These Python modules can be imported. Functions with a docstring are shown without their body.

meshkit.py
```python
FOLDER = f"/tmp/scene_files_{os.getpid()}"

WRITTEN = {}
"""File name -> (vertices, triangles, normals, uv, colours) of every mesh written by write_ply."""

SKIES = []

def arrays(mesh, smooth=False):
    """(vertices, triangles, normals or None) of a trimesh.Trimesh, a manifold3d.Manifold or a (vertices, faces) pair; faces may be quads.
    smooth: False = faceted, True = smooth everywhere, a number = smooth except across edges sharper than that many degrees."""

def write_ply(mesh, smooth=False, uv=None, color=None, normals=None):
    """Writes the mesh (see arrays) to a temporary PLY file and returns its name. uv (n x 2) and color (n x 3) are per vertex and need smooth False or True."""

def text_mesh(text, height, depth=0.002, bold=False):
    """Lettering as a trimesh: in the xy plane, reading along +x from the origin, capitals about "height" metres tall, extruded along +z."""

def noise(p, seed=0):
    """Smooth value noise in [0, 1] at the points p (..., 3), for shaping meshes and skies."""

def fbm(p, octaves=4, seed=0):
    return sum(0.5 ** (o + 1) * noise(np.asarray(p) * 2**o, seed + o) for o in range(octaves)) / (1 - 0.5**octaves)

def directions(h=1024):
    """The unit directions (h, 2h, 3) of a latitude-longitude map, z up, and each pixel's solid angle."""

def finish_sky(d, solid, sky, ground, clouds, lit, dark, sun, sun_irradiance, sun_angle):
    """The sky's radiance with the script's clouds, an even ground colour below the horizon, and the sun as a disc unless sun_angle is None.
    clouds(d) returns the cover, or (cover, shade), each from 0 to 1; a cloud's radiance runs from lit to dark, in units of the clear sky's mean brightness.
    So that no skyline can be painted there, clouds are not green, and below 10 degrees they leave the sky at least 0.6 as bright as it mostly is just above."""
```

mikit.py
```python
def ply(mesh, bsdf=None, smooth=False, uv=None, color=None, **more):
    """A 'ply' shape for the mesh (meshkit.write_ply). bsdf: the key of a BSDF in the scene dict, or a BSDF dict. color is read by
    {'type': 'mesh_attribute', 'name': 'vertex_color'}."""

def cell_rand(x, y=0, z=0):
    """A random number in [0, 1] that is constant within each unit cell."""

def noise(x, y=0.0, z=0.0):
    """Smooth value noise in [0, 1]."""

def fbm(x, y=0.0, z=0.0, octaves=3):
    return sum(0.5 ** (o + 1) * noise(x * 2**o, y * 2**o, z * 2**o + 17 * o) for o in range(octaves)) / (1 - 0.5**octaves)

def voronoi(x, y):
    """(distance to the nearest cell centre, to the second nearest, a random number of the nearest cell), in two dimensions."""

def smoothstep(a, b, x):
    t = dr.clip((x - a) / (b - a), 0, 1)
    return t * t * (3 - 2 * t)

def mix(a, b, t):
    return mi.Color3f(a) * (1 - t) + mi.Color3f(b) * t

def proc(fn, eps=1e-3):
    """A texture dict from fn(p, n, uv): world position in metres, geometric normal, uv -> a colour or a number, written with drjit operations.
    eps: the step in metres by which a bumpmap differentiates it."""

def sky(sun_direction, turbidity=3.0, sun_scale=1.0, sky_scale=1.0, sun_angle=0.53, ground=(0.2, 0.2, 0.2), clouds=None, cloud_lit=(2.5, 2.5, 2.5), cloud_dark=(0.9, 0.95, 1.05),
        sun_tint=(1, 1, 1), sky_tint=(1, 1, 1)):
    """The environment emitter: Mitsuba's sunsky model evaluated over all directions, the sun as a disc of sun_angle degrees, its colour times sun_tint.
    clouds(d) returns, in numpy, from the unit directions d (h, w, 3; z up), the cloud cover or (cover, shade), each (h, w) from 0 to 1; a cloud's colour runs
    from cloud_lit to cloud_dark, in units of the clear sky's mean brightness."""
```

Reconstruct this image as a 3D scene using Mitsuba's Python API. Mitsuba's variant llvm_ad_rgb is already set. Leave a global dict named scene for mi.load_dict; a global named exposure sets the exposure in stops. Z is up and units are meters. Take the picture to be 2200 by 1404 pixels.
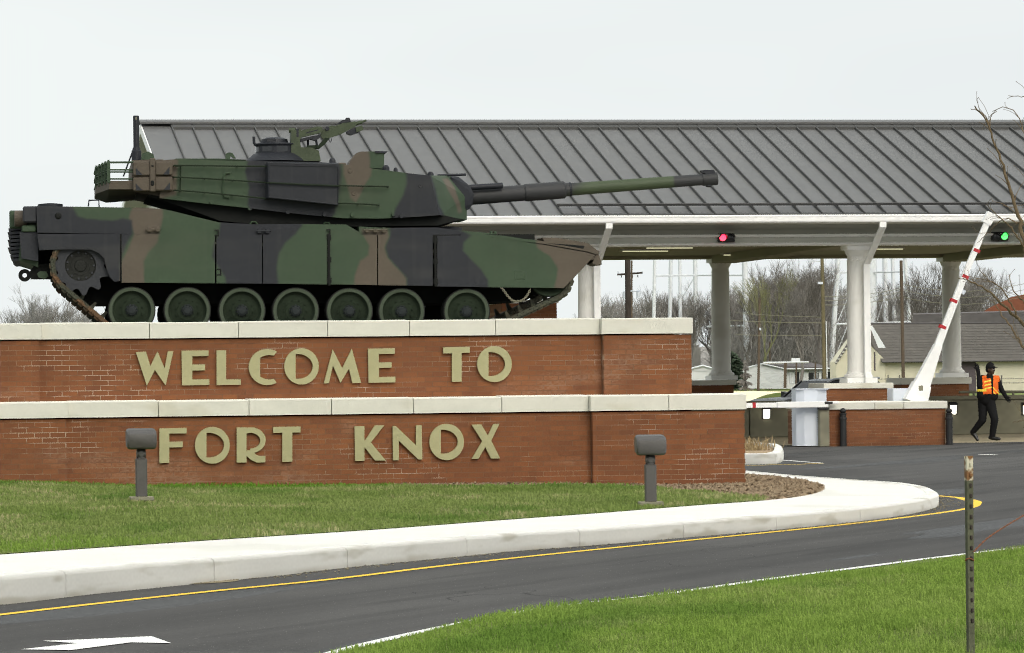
import math, random
import numpy as np
import trimesh
import manifold3d as m3
import drjit as dr
import mitsuba as mi
import mikit, meshkit
from mikit import noise, fbm, cell_rand, smoothstep, mix
from shapely.geometry import Polygon, Point, box as sbox
from shapely import affinity
from shapely.ops import unary_union
from scipy.spatial import Delaunay
from scipy.interpolate import LinearNDInterpolator, NearestNDInterpolator

T = mi.ScalarTransform4f
rng = np.random.default_rng(7)
scene, labels = {}, {}

# ---------------------------------------------------------------- camera
F_PX, CAM_H, PITCH, ROLL = 8600.0, 1.6, math.atan(110 / 8600.0), 0.0113
CAM = np.array([0.0, 0.0, CAM_H])
fwd = np.array([0, math.cos(PITCH), math.sin(PITCH)])
_r0, _u0 = np.array([1.0, 0, 0]), np.array([0, -math.sin(PITCH), math.cos(PITCH)])
c_up = _u0 * math.cos(ROLL) + _r0 * math.sin(ROLL)
c_right = _r0 * math.cos(ROLL) - _u0 * math.sin(ROLL)
scene['camera'] = {'type': 'perspective', 'fov': math.degrees(2 * math.atan(1100 / F_PX)), 'fov_axis': 'x', 'near_clip': 1.0, 'far_clip': 9000.0,
                   'to_world': T().look_at(origin=CAM.tolist(), target=(CAM + fwd).tolist(), up=c_up.tolist())}
# ---------------------------------------------------------------- light: overcast sky with a veiled sun
exposure = 2.65
def overcast(d):
    n = meshkit.fbm(d * np.array([4.0, 4.0, 16.0]), octaves=4, seed=3)
    m = meshkit.fbm(d * np.array([1.7, 1.7, 7.0]) + 5.0, octaves=3, seed=9)
    return np.ones(d.shape[:2]), np.clip((n - 0.5) * 0.9 + (m - 0.5) * 1.1 + 0.26, 0, 1)
scene['sky_light'] = mikit.sky([0.38, -0.80, 0.60], turbidity=3, sun_scale=0.30, sun_angle=40, clouds=overcast,
                               cloud_lit=(1.70, 1.78, 1.76), cloud_dark=(1.26, 1.36, 1.43), sun_tint=(0.83, 0.96, 1.20), ground=(0.2, 0.2, 0.17))

# ---------------------------------------------------------------- frames: the sign wall's own axes (u along, w into the scene, z up)
PHI = math.radians(10.2)
E_U = np.array([math.cos(PHI), math.sin(PHI), 0]); E_W = np.array([-math.sin(PHI), math.cos(PHI), 0]); E_Z = np.array([0, 0, 1.0])
O_L = np.array([0, 53.7, 0.0])
def ray(x, y):
    return fwd + c_right * (x - 1100) / F_PX + c_up * (702 - y) / F_PX
def at(x, y, Y):                       # point seen at pixel (x, y) of the photograph, Y metres away
    d = ray(x, y); return CAM + d * (Y / d[1])
def at_z(x, y, z=0.0):
    d = ray(x, y); return CAM + d * ((z - CAM_H) / d[2])
def uz(x, y, w):                       # the same on a plane parallel to the wall, as (u, z)
    d = ray(x, y); t = ((O_L - CAM) @ E_W + w) / (d @ E_W); p = CAM + d * t
    return np.array([(p - O_L) @ E_U, p[2]])
def L(p):                              # local (u, w, z) to world
    p = np.asarray(p, float); return O_L + p[..., :1] * E_U + p[..., 1:2] * E_W + p[..., 2:3] * E_Z
I3 = lambda p: np.asarray(p, float)
def frame(o, deg=0.0):
    c, s = math.cos(math.radians(deg)), math.sin(math.radians(deg))
    o = np.asarray(o, float)
    return lambda p: o + np.asarray(p, float) @ np.array([[c, s, 0], [-s, c, 0], [0, 0, 1.0]])

# ---------------------------------------------------------------- naming and building
used = {}
def numbered(k):
    n = used.get(k, -1) + 1; used[k] = n
    return k if n == 0 else f'{k}_{n:03d}'
def thing(name, label, cat, group=None):
    k = numbered(name); labels[k] = {'label': label, 'category': cat}
    if group: labels[k]['group'] = group
    return k
def part(parent, name, mesh, mat, smooth=False, label=None, kind=None, **more):
    k = numbered(parent + '__' + name if parent else name)
    if hasattr(mesh, 'tri'): mesh = mesh.tri()
    scene[k] = mikit.ply(mesh, mat, smooth=smooth, **more) if not isinstance(mesh, dict) else {**mesh, 'bsdf': {'type': 'ref', 'id': mat}, **more}
    if label or kind:
        labels[k] = {}
        if label: labels[k]['label'] = label
        if kind: labels[k]['kind'] = kind
    return k
def struct(name, label, mesh, mat, smooth=False, kind='structure'):
    k = part(None, name, mesh, mat, smooth); labels[k] = {'label': label, 'kind': kind}; return k

CUBE_F = np.array([[0, 1, 3, 2], [4, 6, 7, 5], [0, 4, 5, 1], [2, 3, 7, 6], [0, 2, 6, 4], [1, 5, 7, 3]])
class MB:
    def __init__(s, f=I3): s.f, s.v, s.t, s.n = f, [], [], 0
    def raw(s, v, t):
        v = s.f(np.asarray(v, float)); t = np.asarray(t, int)
        if t.shape[1] == 4: t = np.vstack([t[:, [0, 1, 2]], t[:, [0, 2, 3]]])
        s.v.append(v); s.t.append(t + s.n); s.n += len(v); return s
    def box(s, x0, x1, y0, y1, z0, z1):
        return s.raw([[x, y, z] for x in (x0, x1) for y in (y0, y1) for z in (z0, z1)], CUBE_F)
    def bev(s, x0, x1, y0, y1, z0, z1, b=0.01):
        pts = []
        for x, sx in ((x0, 1), (x1, -1)):
            for y, sy in ((y0, 1), (y1, -1)):
                for z, sz in ((z0, 1), (z1, -1)):
                    pts += [[x, y + sy * b, z + sz * b], [x + sx * b, y, z + sz * b], [x + sx * b, y + sy * b, z]]
        return s.hull(pts)
    def hull(s, pts):
        h = trimesh.convex.convex_hull(np.asarray(pts, float))
        return s.raw(h.vertices, h.faces)
    def prism(s, poly, a, b, axes='uz'):
        """polygon (list of 2-D points or shapely) in the given local plane, extruded along the third axis from a to b"""
        g = poly if hasattr(poly, 'geom_type') else Polygon(poly)
        for q in getattr(g, 'geoms', [g]):
            m = trimesh.creation.extrude_polygon(q, 1.0, engine='earcut'); v = np.array(m.vertices)
            e = a + v[:, 2:3] * (b - a)
            v = {'uz': np.hstack([v[:, :1], e, v[:, 1:2]]), 'wz': np.hstack([e, v[:, :1], v[:, 1:2]]), 'uw': np.hstack([v[:, :2], e])}[axes]
            s.raw(v, m.faces)
        return s
    def loft(s, rings, cap=True, closed=False):
        k = len(rings[0]); v = np.vstack(rings); m = len(rings); q = []
        for i in range(m if closed else m - 1):
            for j in range(k): q.append([i * k + j, i * k + (j + 1) % k, ((i + 1) % m) * k + (j + 1) % k, ((i + 1) % m) * k + j])
        s.raw(v, q)
        if cap and not closed:
            for r in (rings[0], rings[-1]): s.raw(r, [[0, j, j + 1] for j in range(1, k - 1)])
        return s
    def tube(s, pts, r, sides=8, cap=True):
        p = np.asarray(pts, float); r = np.broadcast_to(np.asarray(r, float), (len(p),))
        t = np.gradient(p, axis=0); t /= np.linalg.norm(t, axis=1, keepdims=True) + 1e-12
        ref = np.array([0, 0, 1.0]) if abs(t[0][2]) < 0.9 else np.array([1.0, 0, 0])
        rings, a = [], np.cross(t[0], ref)
        ang = np.arange(sides) * 2 * np.pi / sides
        for i in range(len(p)):
            a = a - t[i] * (a @ t[i]); a /= np.linalg.norm(a) + 1e-12; b = np.cross(t[i], a)
            rings.append(p[i] + r[i] * (np.cos(ang)[:, None] * a + np.sin(ang)[:, None] * b))
        return s.loft(rings, cap)
    def cyl(s, p0, p1, r0, r1=None, sides=16): return s.tube([p0, p1], [r0, r0 if r1 is None else r1], sides)
    def lathe(s, prof, o, axis=(0, 0, 1), sides=24, cap=True):
        o, ax = np.asarray(o, float), np.asarray(axis, float); ref = np.array([1.0, 0, 0]) if abs(ax[0]) < 0.9 else np.array([0, 1.0, 0])
        a = np.cross(ax, ref); a /= np.linalg.norm(a); b = np.cross(ax, a); ang = np.arange(sides) * 2 * np.pi / sides
        return s.loft([o + ax * h + r * (np.cos(ang)[:, None] * a + np.sin(ang)[:, None] * b) for r, h in prof], cap)
    def mesh(s, m): return s.raw(m.vertices, m.faces)
    def segs(s, p0, p1, r0, r1, sides=3):
        """many thin tapered twigs at once"""
        p0, p1 = np.asarray(p0, float), np.asarray(p1, float); r0, r1 = np.asarray(r0), np.asarray(r1); n = len(p0)
        t = p1 - p0; t /= np.linalg.norm(t, axis=1, keepdims=True) + 1e-12
        a = np.cross(t, np.where(np.abs(t[:, 2:]) < 0.9, [0, 0, 1.0], [1.0, 0, 0])); a /= np.linalg.norm(a, axis=1, keepdims=True) + 1e-12
        b = np.cross(t, a); ang = np.arange(sides) * 2 * np.pi / sides
        ring = np.cos(ang)[None, :, None] * a[:, None] + np.sin(ang)[None, :, None] * b[:, None]
        v = np.stack([p0[:, None] + r0[:, None, None] * ring, p1[:, None] + r1[:, None, None] * ring], 1).reshape(-1, 3)
        j = np.arange(sides); q = np.stack([j, (j + 1) % sides, (j + 1) % sides + sides, j + sides], 1)
        return s.raw(v, (q[None] + (np.arange(n) * 2 * sides)[:, None, None]).reshape(-1, 4))
    def tri(s): return trimesh.Trimesh(np.vstack(s.v), np.vstack(s.t), process=False)

def smooth_path(pts, n):
    p = np.asarray(pts, float); d = np.r_[0, np.cumsum(np.linalg.norm(np.diff(p, axis=0), axis=1))]
    from scipy.interpolate import PchipInterpolator
    return PchipInterpolator(d, p)(np.linspace(0, d[-1], n))

# ---------------------------------------------------------------- materials
def mat(name, color, rough=0.6, spec=0.5, metallic=0.0, bump=None, coat=0.0, coat_gloss=0.8, eps=2e-3):
    col = color if isinstance(color, dict) else {'type': 'rgb', 'value': list(color)}
    b = {'type': 'principled', 'base_color': col, 'roughness': rough, 'specular': spec, 'metallic': metallic}
    if coat: b.update(clearcoat=coat, clearcoat_gloss=coat_gloss)
    if bump is not None: b = {'type': 'bumpmap', 'arbitrary': mikit.proc(bump, eps), 'scale': 1.0, 'bsdf': b}
    scene[name] = {'type': 'twosided', 'bsdf': b}
def speck(color, amp=0.12, s=3.0, fine=40.0, stain=None):
    c = mi.Color3f(*color)
    def fn(p, n, uv):
        k = 1 + amp * (fbm(p.x * s, p.y * s, p.z * s) - 0.5) * 2 + amp * 0.6 * (noise(p.x * fine, p.y * fine, p.z * fine) - 0.5) * 2
        col = c * k
        if stain:
            col = mix(col, stain, 0.5 * smoothstep(0.55, 0.8, fbm(p.x * 1.3 + 7, p.y * 1.3, p.z * 2.6)))
        return col
    return mikit.proc(fn)
def loc(p):
    x, y = p.x - float(O_L[0]), p.y - float(O_L[1])
    return x * float(E_U[0]) + y * float(E_U[1]), x * float(E_W[0]) + y * float(E_W[1]), p.z

BR_L, BR_H, BR_J = 0.203, 0.0677, 0.009
def brick_col(p, n, uv):
    u, w, z = loc(p)
    row = dr.floor(z / BR_H); col = dr.floor(u / BR_L + dr.select(row - 2 * dr.floor(row / 2) > 0.5, mi.Float(0.5), mi.Float(0)))
    k = cell_rand(row, col, 5)
    base = mix((0.225, 0.085, 0.034), (0.182, 0.070, 0.031), k)
    base = mix(base, (0.135, 0.052, 0.030), smoothstep(0.74, 0.95, cell_rand(row, col, 9)) * 0.32)
    base = base * (0.86 + 0.28 * fbm(u * 0.8, z * 1.6, w * 0.8 + 3)) * (0.9 + 0.2 * noise(u * 90, z * 90, w * 90))
    eff = smoothstep(0.62, 0.80, fbm(u * 0.9 + 4.0, z * 2.2 + 1.0, w)) * noise(u * 30, z * 60, w * 9)
    low_dark = smoothstep(0.42, 0.0, z + 0.25 * noise(u * 2.5, w, 6.0)) * 0.25  # brick gets darker towards the bottom, with an uneven edge
    run = smoothstep(0.60, 0.85, noise(u * 4.0, z * 0.6, 12.0)) * 0.08
    return mix(base * (1 - low_dark) * (1 - run), (0.42, 0.30, 0.22), eff * 0.30)
def mortar_col(p, n, uv):
    u, w, z = loc(p)
    patch = smoothstep(0.53, 0.68, fbm(u * 1.05 + 11.3, z * 2.2 + 2.0, w * 0.3, 4)) * smoothstep(0.30, 0.75, noise(u * 5, z * 14, 3.0)) * 0.68
    pale = 0.10 + smoothstep(0.45, 0.9, noise(u * 1.4, z * 15, 8.0)) * 0.55
    return mix(mix((0.15, 0.075, 0.042), (0.29, 0.19, 0.125), pale), (0.50, 0.39, 0.30), patch)
def lime_col(p, n, uv):
    u, w, z = loc(p)
    k = 0.93 + 0.14 * fbm(u * 2, z * 7, w * 2) + 0.05 * (noise(u * 60, z * 60, w * 60) - 0.5)
    st = smoothstep(0.60, 0.78, fbm(u * 1.4 + 3, z * 3.5, w + 2))
    return mix(mi.Color3f(0.655, 0.645, 0.575) * k, (0.50, 0.465, 0.35), st * 0.45)
def asphalt_col(p, n, uv):
    q = p.x * 0.92 - p.y * 0.39; r = p.x * 0.39 + p.y * 0.92       # along and across the lane
    k = 0.80 + 0.4 * fbm(q * 1.4, r * 0.16, 1.0) + 0.35 * (fbm(p.x * 0.5, p.y * 0.25, 2.0) - 0.5)
    g = 0.75 + 0.5 * noise(p.x * 75, p.y * 75, 0.5)
    peb = smoothstep(0.93, 0.985, noise(p.x * 48 + 9, p.y * 48, 4.0))
    wet = smoothstep(0.64, 0.70, fbm(q * 1.1 + 30, r * 0.12 + 4, 7.0))
    lane = fbm(q * 2.6 + 7, r * 0.10, 3.0, 4); lane2 = smoothstep(0.58, 0.72, fbm(q * 3.4 + 60, r * 0.22, 5.0))
    patchy = smoothstep(0.50, 0.62, fbm(p.x * 0.28 + 3, p.y * 0.13, 6.0))
    c = mi.Color3f(0.0470, 0.0455, 0.0440) * k * g * (1 - 0.5 * wet) * (0.66 + 0.68 * lane) * (1 - 0.22 * lane2) * (1 + 0.16 * patchy)
    d, d2, _ = mikit.voronoi(p.x * 0.33 + 0.5 * noise(p.x * 1.5, p.y * 1.5, 1.0), p.y * 0.2 + 0.3 * noise(p.x * 1.5, p.y * 1.5, 8.0))
    crack = (1 - smoothstep(0.0, 0.012, d2 - d)) * smoothstep(0.52, 0.6, noise(p.x * 0.4, p.y * 0.3, 2.0))
    c = c * (1 - 0.55 * crack)
    return mix(c, (0.22, 0.21, 0.20), peb * 0.5)
def asphalt_rough(p, n, uv):
    q = p.x * 0.92 - p.y * 0.39; r = p.x * 0.39 + p.y * 0.92
    return 0.78 - 0.30 * smoothstep(0.64, 0.70, fbm(q * 1.1 + 30, r * 0.12 + 4, 7.0))
def walk_col(p, n, uv):
    k = 0.93 + 0.12 * fbm(p.x * 1.5, p.y * 1.5, p.z * 3) + 0.06 * (noise(p.x * 50, p.y * 50, p.z * 50) - 0.5)
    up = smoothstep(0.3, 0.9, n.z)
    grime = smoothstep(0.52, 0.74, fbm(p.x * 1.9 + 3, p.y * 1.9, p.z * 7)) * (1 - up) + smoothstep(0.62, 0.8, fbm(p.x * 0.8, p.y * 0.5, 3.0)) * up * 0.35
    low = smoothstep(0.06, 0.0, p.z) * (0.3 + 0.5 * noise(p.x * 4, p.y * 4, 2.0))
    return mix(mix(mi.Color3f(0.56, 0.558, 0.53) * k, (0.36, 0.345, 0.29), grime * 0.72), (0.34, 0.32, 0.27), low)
def grass_col(p, n, uv):
    a = fbm(p.x * 0.55, p.y * 0.3, 1.0); b = noise(p.x * 7, p.y * 5, 2.0); c = smoothstep(0.50, 0.72, fbm(p.x * 1.6 + 9, p.y * 0.9, 5.0, 4))
    far = smoothstep(33.0, 37.0, p.y)
    u, w_, z_ = loc(p)
    lush = smoothstep(-1.9, -0.6, w_ + 0.8 * (noise(p.x * 1.3, p.y * 0.8, 9.0) - 0.5)) * far
    dk = smoothstep(0.55, 0.75, fbm(p.x * 0.9 + 40, p.y * 0.35, 2.0, 3))
    g = mix((0.180, 0.300, 0.046), (0.290, 0.395, 0.098), a * 0.8 + b * 0.35)
    g = mix(g, mix((0.160, 0.240, 0.052), (0.285, 0.340, 0.120), a * 0.8 + b * 0.3), far)
    g = mix(mix(g, (0.10, 0.20, 0.035), dk * 0.55), (0.135, 0.300, 0.030), lush * 0.8)
    return mix(g, (0.50, 0.46, 0.25), (1 - lush) * c * (0.26 + 0.52 * far) * smoothstep(0.2, 0.8, noise(p.x * 14, p.y * 9, 6.0)))
def soil_col(p, n, uv):
    return mix((0.075, 0.115, 0.025), (0.125, 0.14, 0.05), fbm(p.x * 2, p.y * 2, 0.0)) * (0.8 + 0.4 * noise(p.x * 30, p.y * 30, 1.0))
def mulch_col(p, n, uv):
    return mix((0.12, 0.085, 0.055), (0.38, 0.29, 0.195), noise(p.x * 25, p.y * 25, p.z * 25)) * (0.8 + 0.4 * noise(p.x * 90, p.y * 90, 1.0))
def field_col(p, n, uv):
    return mix((0.085, 0.13, 0.035), (0.15, 0.15, 0.07), fbm(p.x * 0.05, p.y * 0.02, 1.0)) * (0.8 + 0.4 * noise(p.x, p.y * 0.4, 1.0))

mat('m_brick', mikit.proc(brick_col), 0.85, 0.3)
mat('m_mortar', mikit.proc(mortar_col), 0.95, 0.2)
mat('m_lime', mikit.proc(lime_col), 0.8, 0.3, bump=lambda p, n, uv: 0.0007 * fbm(p.x * 60, p.y * 60, p.z * 60))
mat('m_asphalt', mikit.proc(asphalt_col), mikit.proc(asphalt_rough), 0.45, bump=lambda p, n, uv: 0.004 * noise(p.x * 70, p.y * 70, 0.0), eps=4e-3)
mat('m_walk', mikit.proc(walk_col), 0.85, 0.3, bump=lambda p, n, uv: 0.0012 * fbm(p.x * 45, p.y * 45, p.z * 45))
mat('m_soil', mikit.proc(soil_col), 0.95, 0.1)
mat('m_mulch', mikit.proc(mulch_col), 0.95, 0.1)
mat('m_silt', speck((0.17, 0.145, 0.10), 0.3, 6, 60), 0.95, 0.1)
mat('m_field', mikit.proc(field_col), 0.95, 0.1)
scene['m_grass'] = {'type': 'principledthin', 'base_color': mikit.proc(grass_col), 'roughness': 0.6, 'diff_trans': 0.7, 'spec_trans': 0.0, 'eta': 1.3}
mat('m_letter', speck((0.37, 0.35, 0.19), 0.06, 2.0, 60), 0.42, 0.5, metallic=0.15)
mat('m_bronze', speck((0.075, 0.070, 0.066), 0.12, 5.0, 60), 0.45, 0.5)
mat('m_roof', speck((0.108, 0.108, 0.108), 0.05, 0.7, 6.0, stain=(0.12, 0.118, 0.114)), 0.42, 0.4)
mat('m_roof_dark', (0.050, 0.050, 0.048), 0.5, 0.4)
mat('m_rib', (0.058, 0.058, 0.055), 0.5, 0.4)
mat('m_white', speck((0.85, 0.85, 0.84), 0.03, 1.0, 8.0), 0.45, 0.5)
mat('m_white_metal', speck((0.60, 0.64, 0.71), 0.03, 2.0, 8.0), 0.35, 0.5)
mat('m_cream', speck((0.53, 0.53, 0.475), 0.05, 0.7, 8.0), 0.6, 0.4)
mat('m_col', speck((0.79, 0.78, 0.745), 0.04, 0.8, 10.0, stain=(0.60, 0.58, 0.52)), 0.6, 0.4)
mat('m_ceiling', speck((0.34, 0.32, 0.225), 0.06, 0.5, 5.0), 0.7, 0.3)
mat('m_frieze_shade', speck((0.44, 0.44, 0.395), 0.05, 0.7, 8.0), 0.6, 0.4)  # cream darkened so the colour carries the shade under the eave
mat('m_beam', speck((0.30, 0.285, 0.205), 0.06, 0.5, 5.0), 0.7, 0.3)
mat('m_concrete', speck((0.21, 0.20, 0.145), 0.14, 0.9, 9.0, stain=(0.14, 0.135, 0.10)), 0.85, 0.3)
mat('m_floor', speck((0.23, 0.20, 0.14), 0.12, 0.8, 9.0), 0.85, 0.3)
mat('m_black', speck((0.016, 0.016, 0.017), 0.2, 6.0, 40), 0.5, 0.4)
mat('m_red', (0.42, 0.012, 0.02), 0.4, 0.5)
mat('m_yellow', speck((0.80, 0.49, 0.03), 0.08, 3.0, 30), 0.6, 0.4)
mat('m_paint_white', speck((0.72, 0.72, 0.70), 0.06, 2.0, 30, stain=(0.45, 0.45, 0.44)), 0.6, 0.4)
mat('m_wood', speck((0.115, 0.088, 0.066), 0.2, 1.0, 9.0), 0.9, 0.2)
mat('m_wood_green', speck((0.145, 0.125, 0.075), 0.2, 1.0, 9.0), 0.9, 0.2)
mat('m_wood_dark', speck((0.055, 0.045, 0.040), 0.2, 1.0, 9.0), 0.9, 0.2)
mat('m_rubber', speck((0.020, 0.021, 0.019), 0.25, 6, 50), 0.8, 0.2)
mat('m_glass_dark', (0.02, 0.022, 0.025), 0.08, 0.5)

# ================================================================ THE GROUND
def sheet(poly, z, step=None):
    m = MB()
    for q in getattr(poly, 'geoms', [poly]):
        v, f = trimesh.creation.triangulate_polygon(q, engine='earcut')
        m.raw(np.c_[v, np.full(len(v), z)], f)
    return m
def terrain(poly, pts, step=0.25, extra=None):
    """a sheet over the polygon whose height runs through the control points (x, y, z)"""
    pts = np.asarray(pts, float); b = np.array(poly.segmentize(step).exterior.coords)[:-1]
    x0, y0, x1, y1 = poly.bounds; g = np.stack(np.meshgrid(np.arange(x0, x1, step), np.arange(y0, y1, step)), -1).reshape(-1, 2)
    import shapely
    inner = poly.buffer(-step * 0.4); g = g[shapely.contains_xy(inner, g[:, 0], g[:, 1])]
    p = np.vstack([b, g]); tri = Delaunay(p).simplices; c = p[tri].mean(1)
    tri = tri[shapely.contains_xy(poly.buffer(0.005), c[:, 0], c[:, 1])]
    zf = LinearNDInterpolator(pts[:, :2], pts[:, 2]); zn = NearestNDInterpolator(pts[:, :2], pts[:, 2])
    def height(q):
        z = zf(q); z = np.where(np.isnan(z), zn(q), z)
        return z + (extra(q) if extra else 0)
    return MB().raw(np.c_[p, height(p)], tri), height

field = MB().raw([[-1500, 8, -0.03], [1500, 8, -0.03], [1500, 6000, -0.03], [-1500, 6000, -0.03]], [[0, 1, 2, 3]])
struct('ground', 'far flat field of dull green and brown grass reaching the trees', field, 'm_field')
road = sbox(-60, 14, 80, 92)
struct('road', 'dark grey asphalt road curving round the sign and up to the gate lanes', sheet(road, 0.0), 'm_asphalt')

# the kerbed island: outline along the foot of the kerb, read at ground level
kf_px = [(-420, 1328), (-200, 1314), (0, 1300), (200, 1277), (400, 1257), (600, 1237), (745, 1220), (1000, 1195), (1100, 1185), (1250, 1174), (1465, 1156), (1665, 1139), (1850, 1120), (1975, 1101), (2017, 1086)]
kt_y = [1268, 1252, 1237, 1212, 1195, 1182, 1172, 1155, 1145, 1137, 1122, 1111, 1098, 1081, 1065]
foot = np.array([at_z(x, y) for x, y in kf_px])
kh = np.clip([0.225, 0.215, 0.21, 0.20, 0.195, 0.185, 0.175, 0.168, 0.165, 0.16, 0.155, 0.15, 0.145, 0.14, 0.135], 0, 1)
back = np.array([at_z(x, y, 0.13) for x, y in [(2012, 1055), (1990, 1045), (1950, 1038), (1850, 1031), (1700, 1020), (1601, 1010.5), (1480, 1001), (1200, 985)]])
outer = np.vstack([np.c_[foot[:, :2], kh], np.c_[back[:, :2], np.full(len(back), 0.13)]])
outer = smooth_path(outer, 260)
inner_px = [(-420, 1221), (-200, 1206), (0, 1192), (250, 1175), (550, 1155), (800, 1139), (1100, 1116.5), (1300, 1102), (1500, 1086), (1650, 1075), (1725, 1066), (1763, 1056), (1770, 1050), (1762, 1043), (1725, 1034), (1675, 1027), (1601, 1021), (1480, 1012), (1200, 996)]
inner = smooth_path(np.array([at_z(x, y, z) for (x, y), z in zip(inner_px, [.23, .22, .215, .205, .195, .19, .175, .17, .165, .16, .155, .15, .15, .15, .145, .14, .14, .14, .14])]), 220)
KW = 0.16
def offset_in(path, d):
    t = np.gradient(path[:, :2], axis=0); t /= np.linalg.norm(t, axis=1, keepdims=True)
    n = np.c_[-t[:, 1], t[:, 0]]
    q = path.copy(); q[:, :2] += n * d; return q
kin = offset_in(outer, KW)
slab_poly = Polygon(np.vstack([kin[:, :2], inner[::-1, :2]])).buffer(0)
slab, _ = terrain(slab_poly, np.vstack([kin + [0, 0, -0.004], inner + [0, 0, 0.0]]), 0.5)
_i = np.arange(len(inner) - 1); _n = len(inner); slab.raw(np.vstack([inner, inner * [1, 1, 0] + [0, 0, -.1]]), np.stack([_i, _i + 1, _i + 1 + _n, _i + _n], 1))
struct('sidewalk', 'pale concrete sidewalk sweeping round the end of the sign island', slab, 'm_walk')
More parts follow.
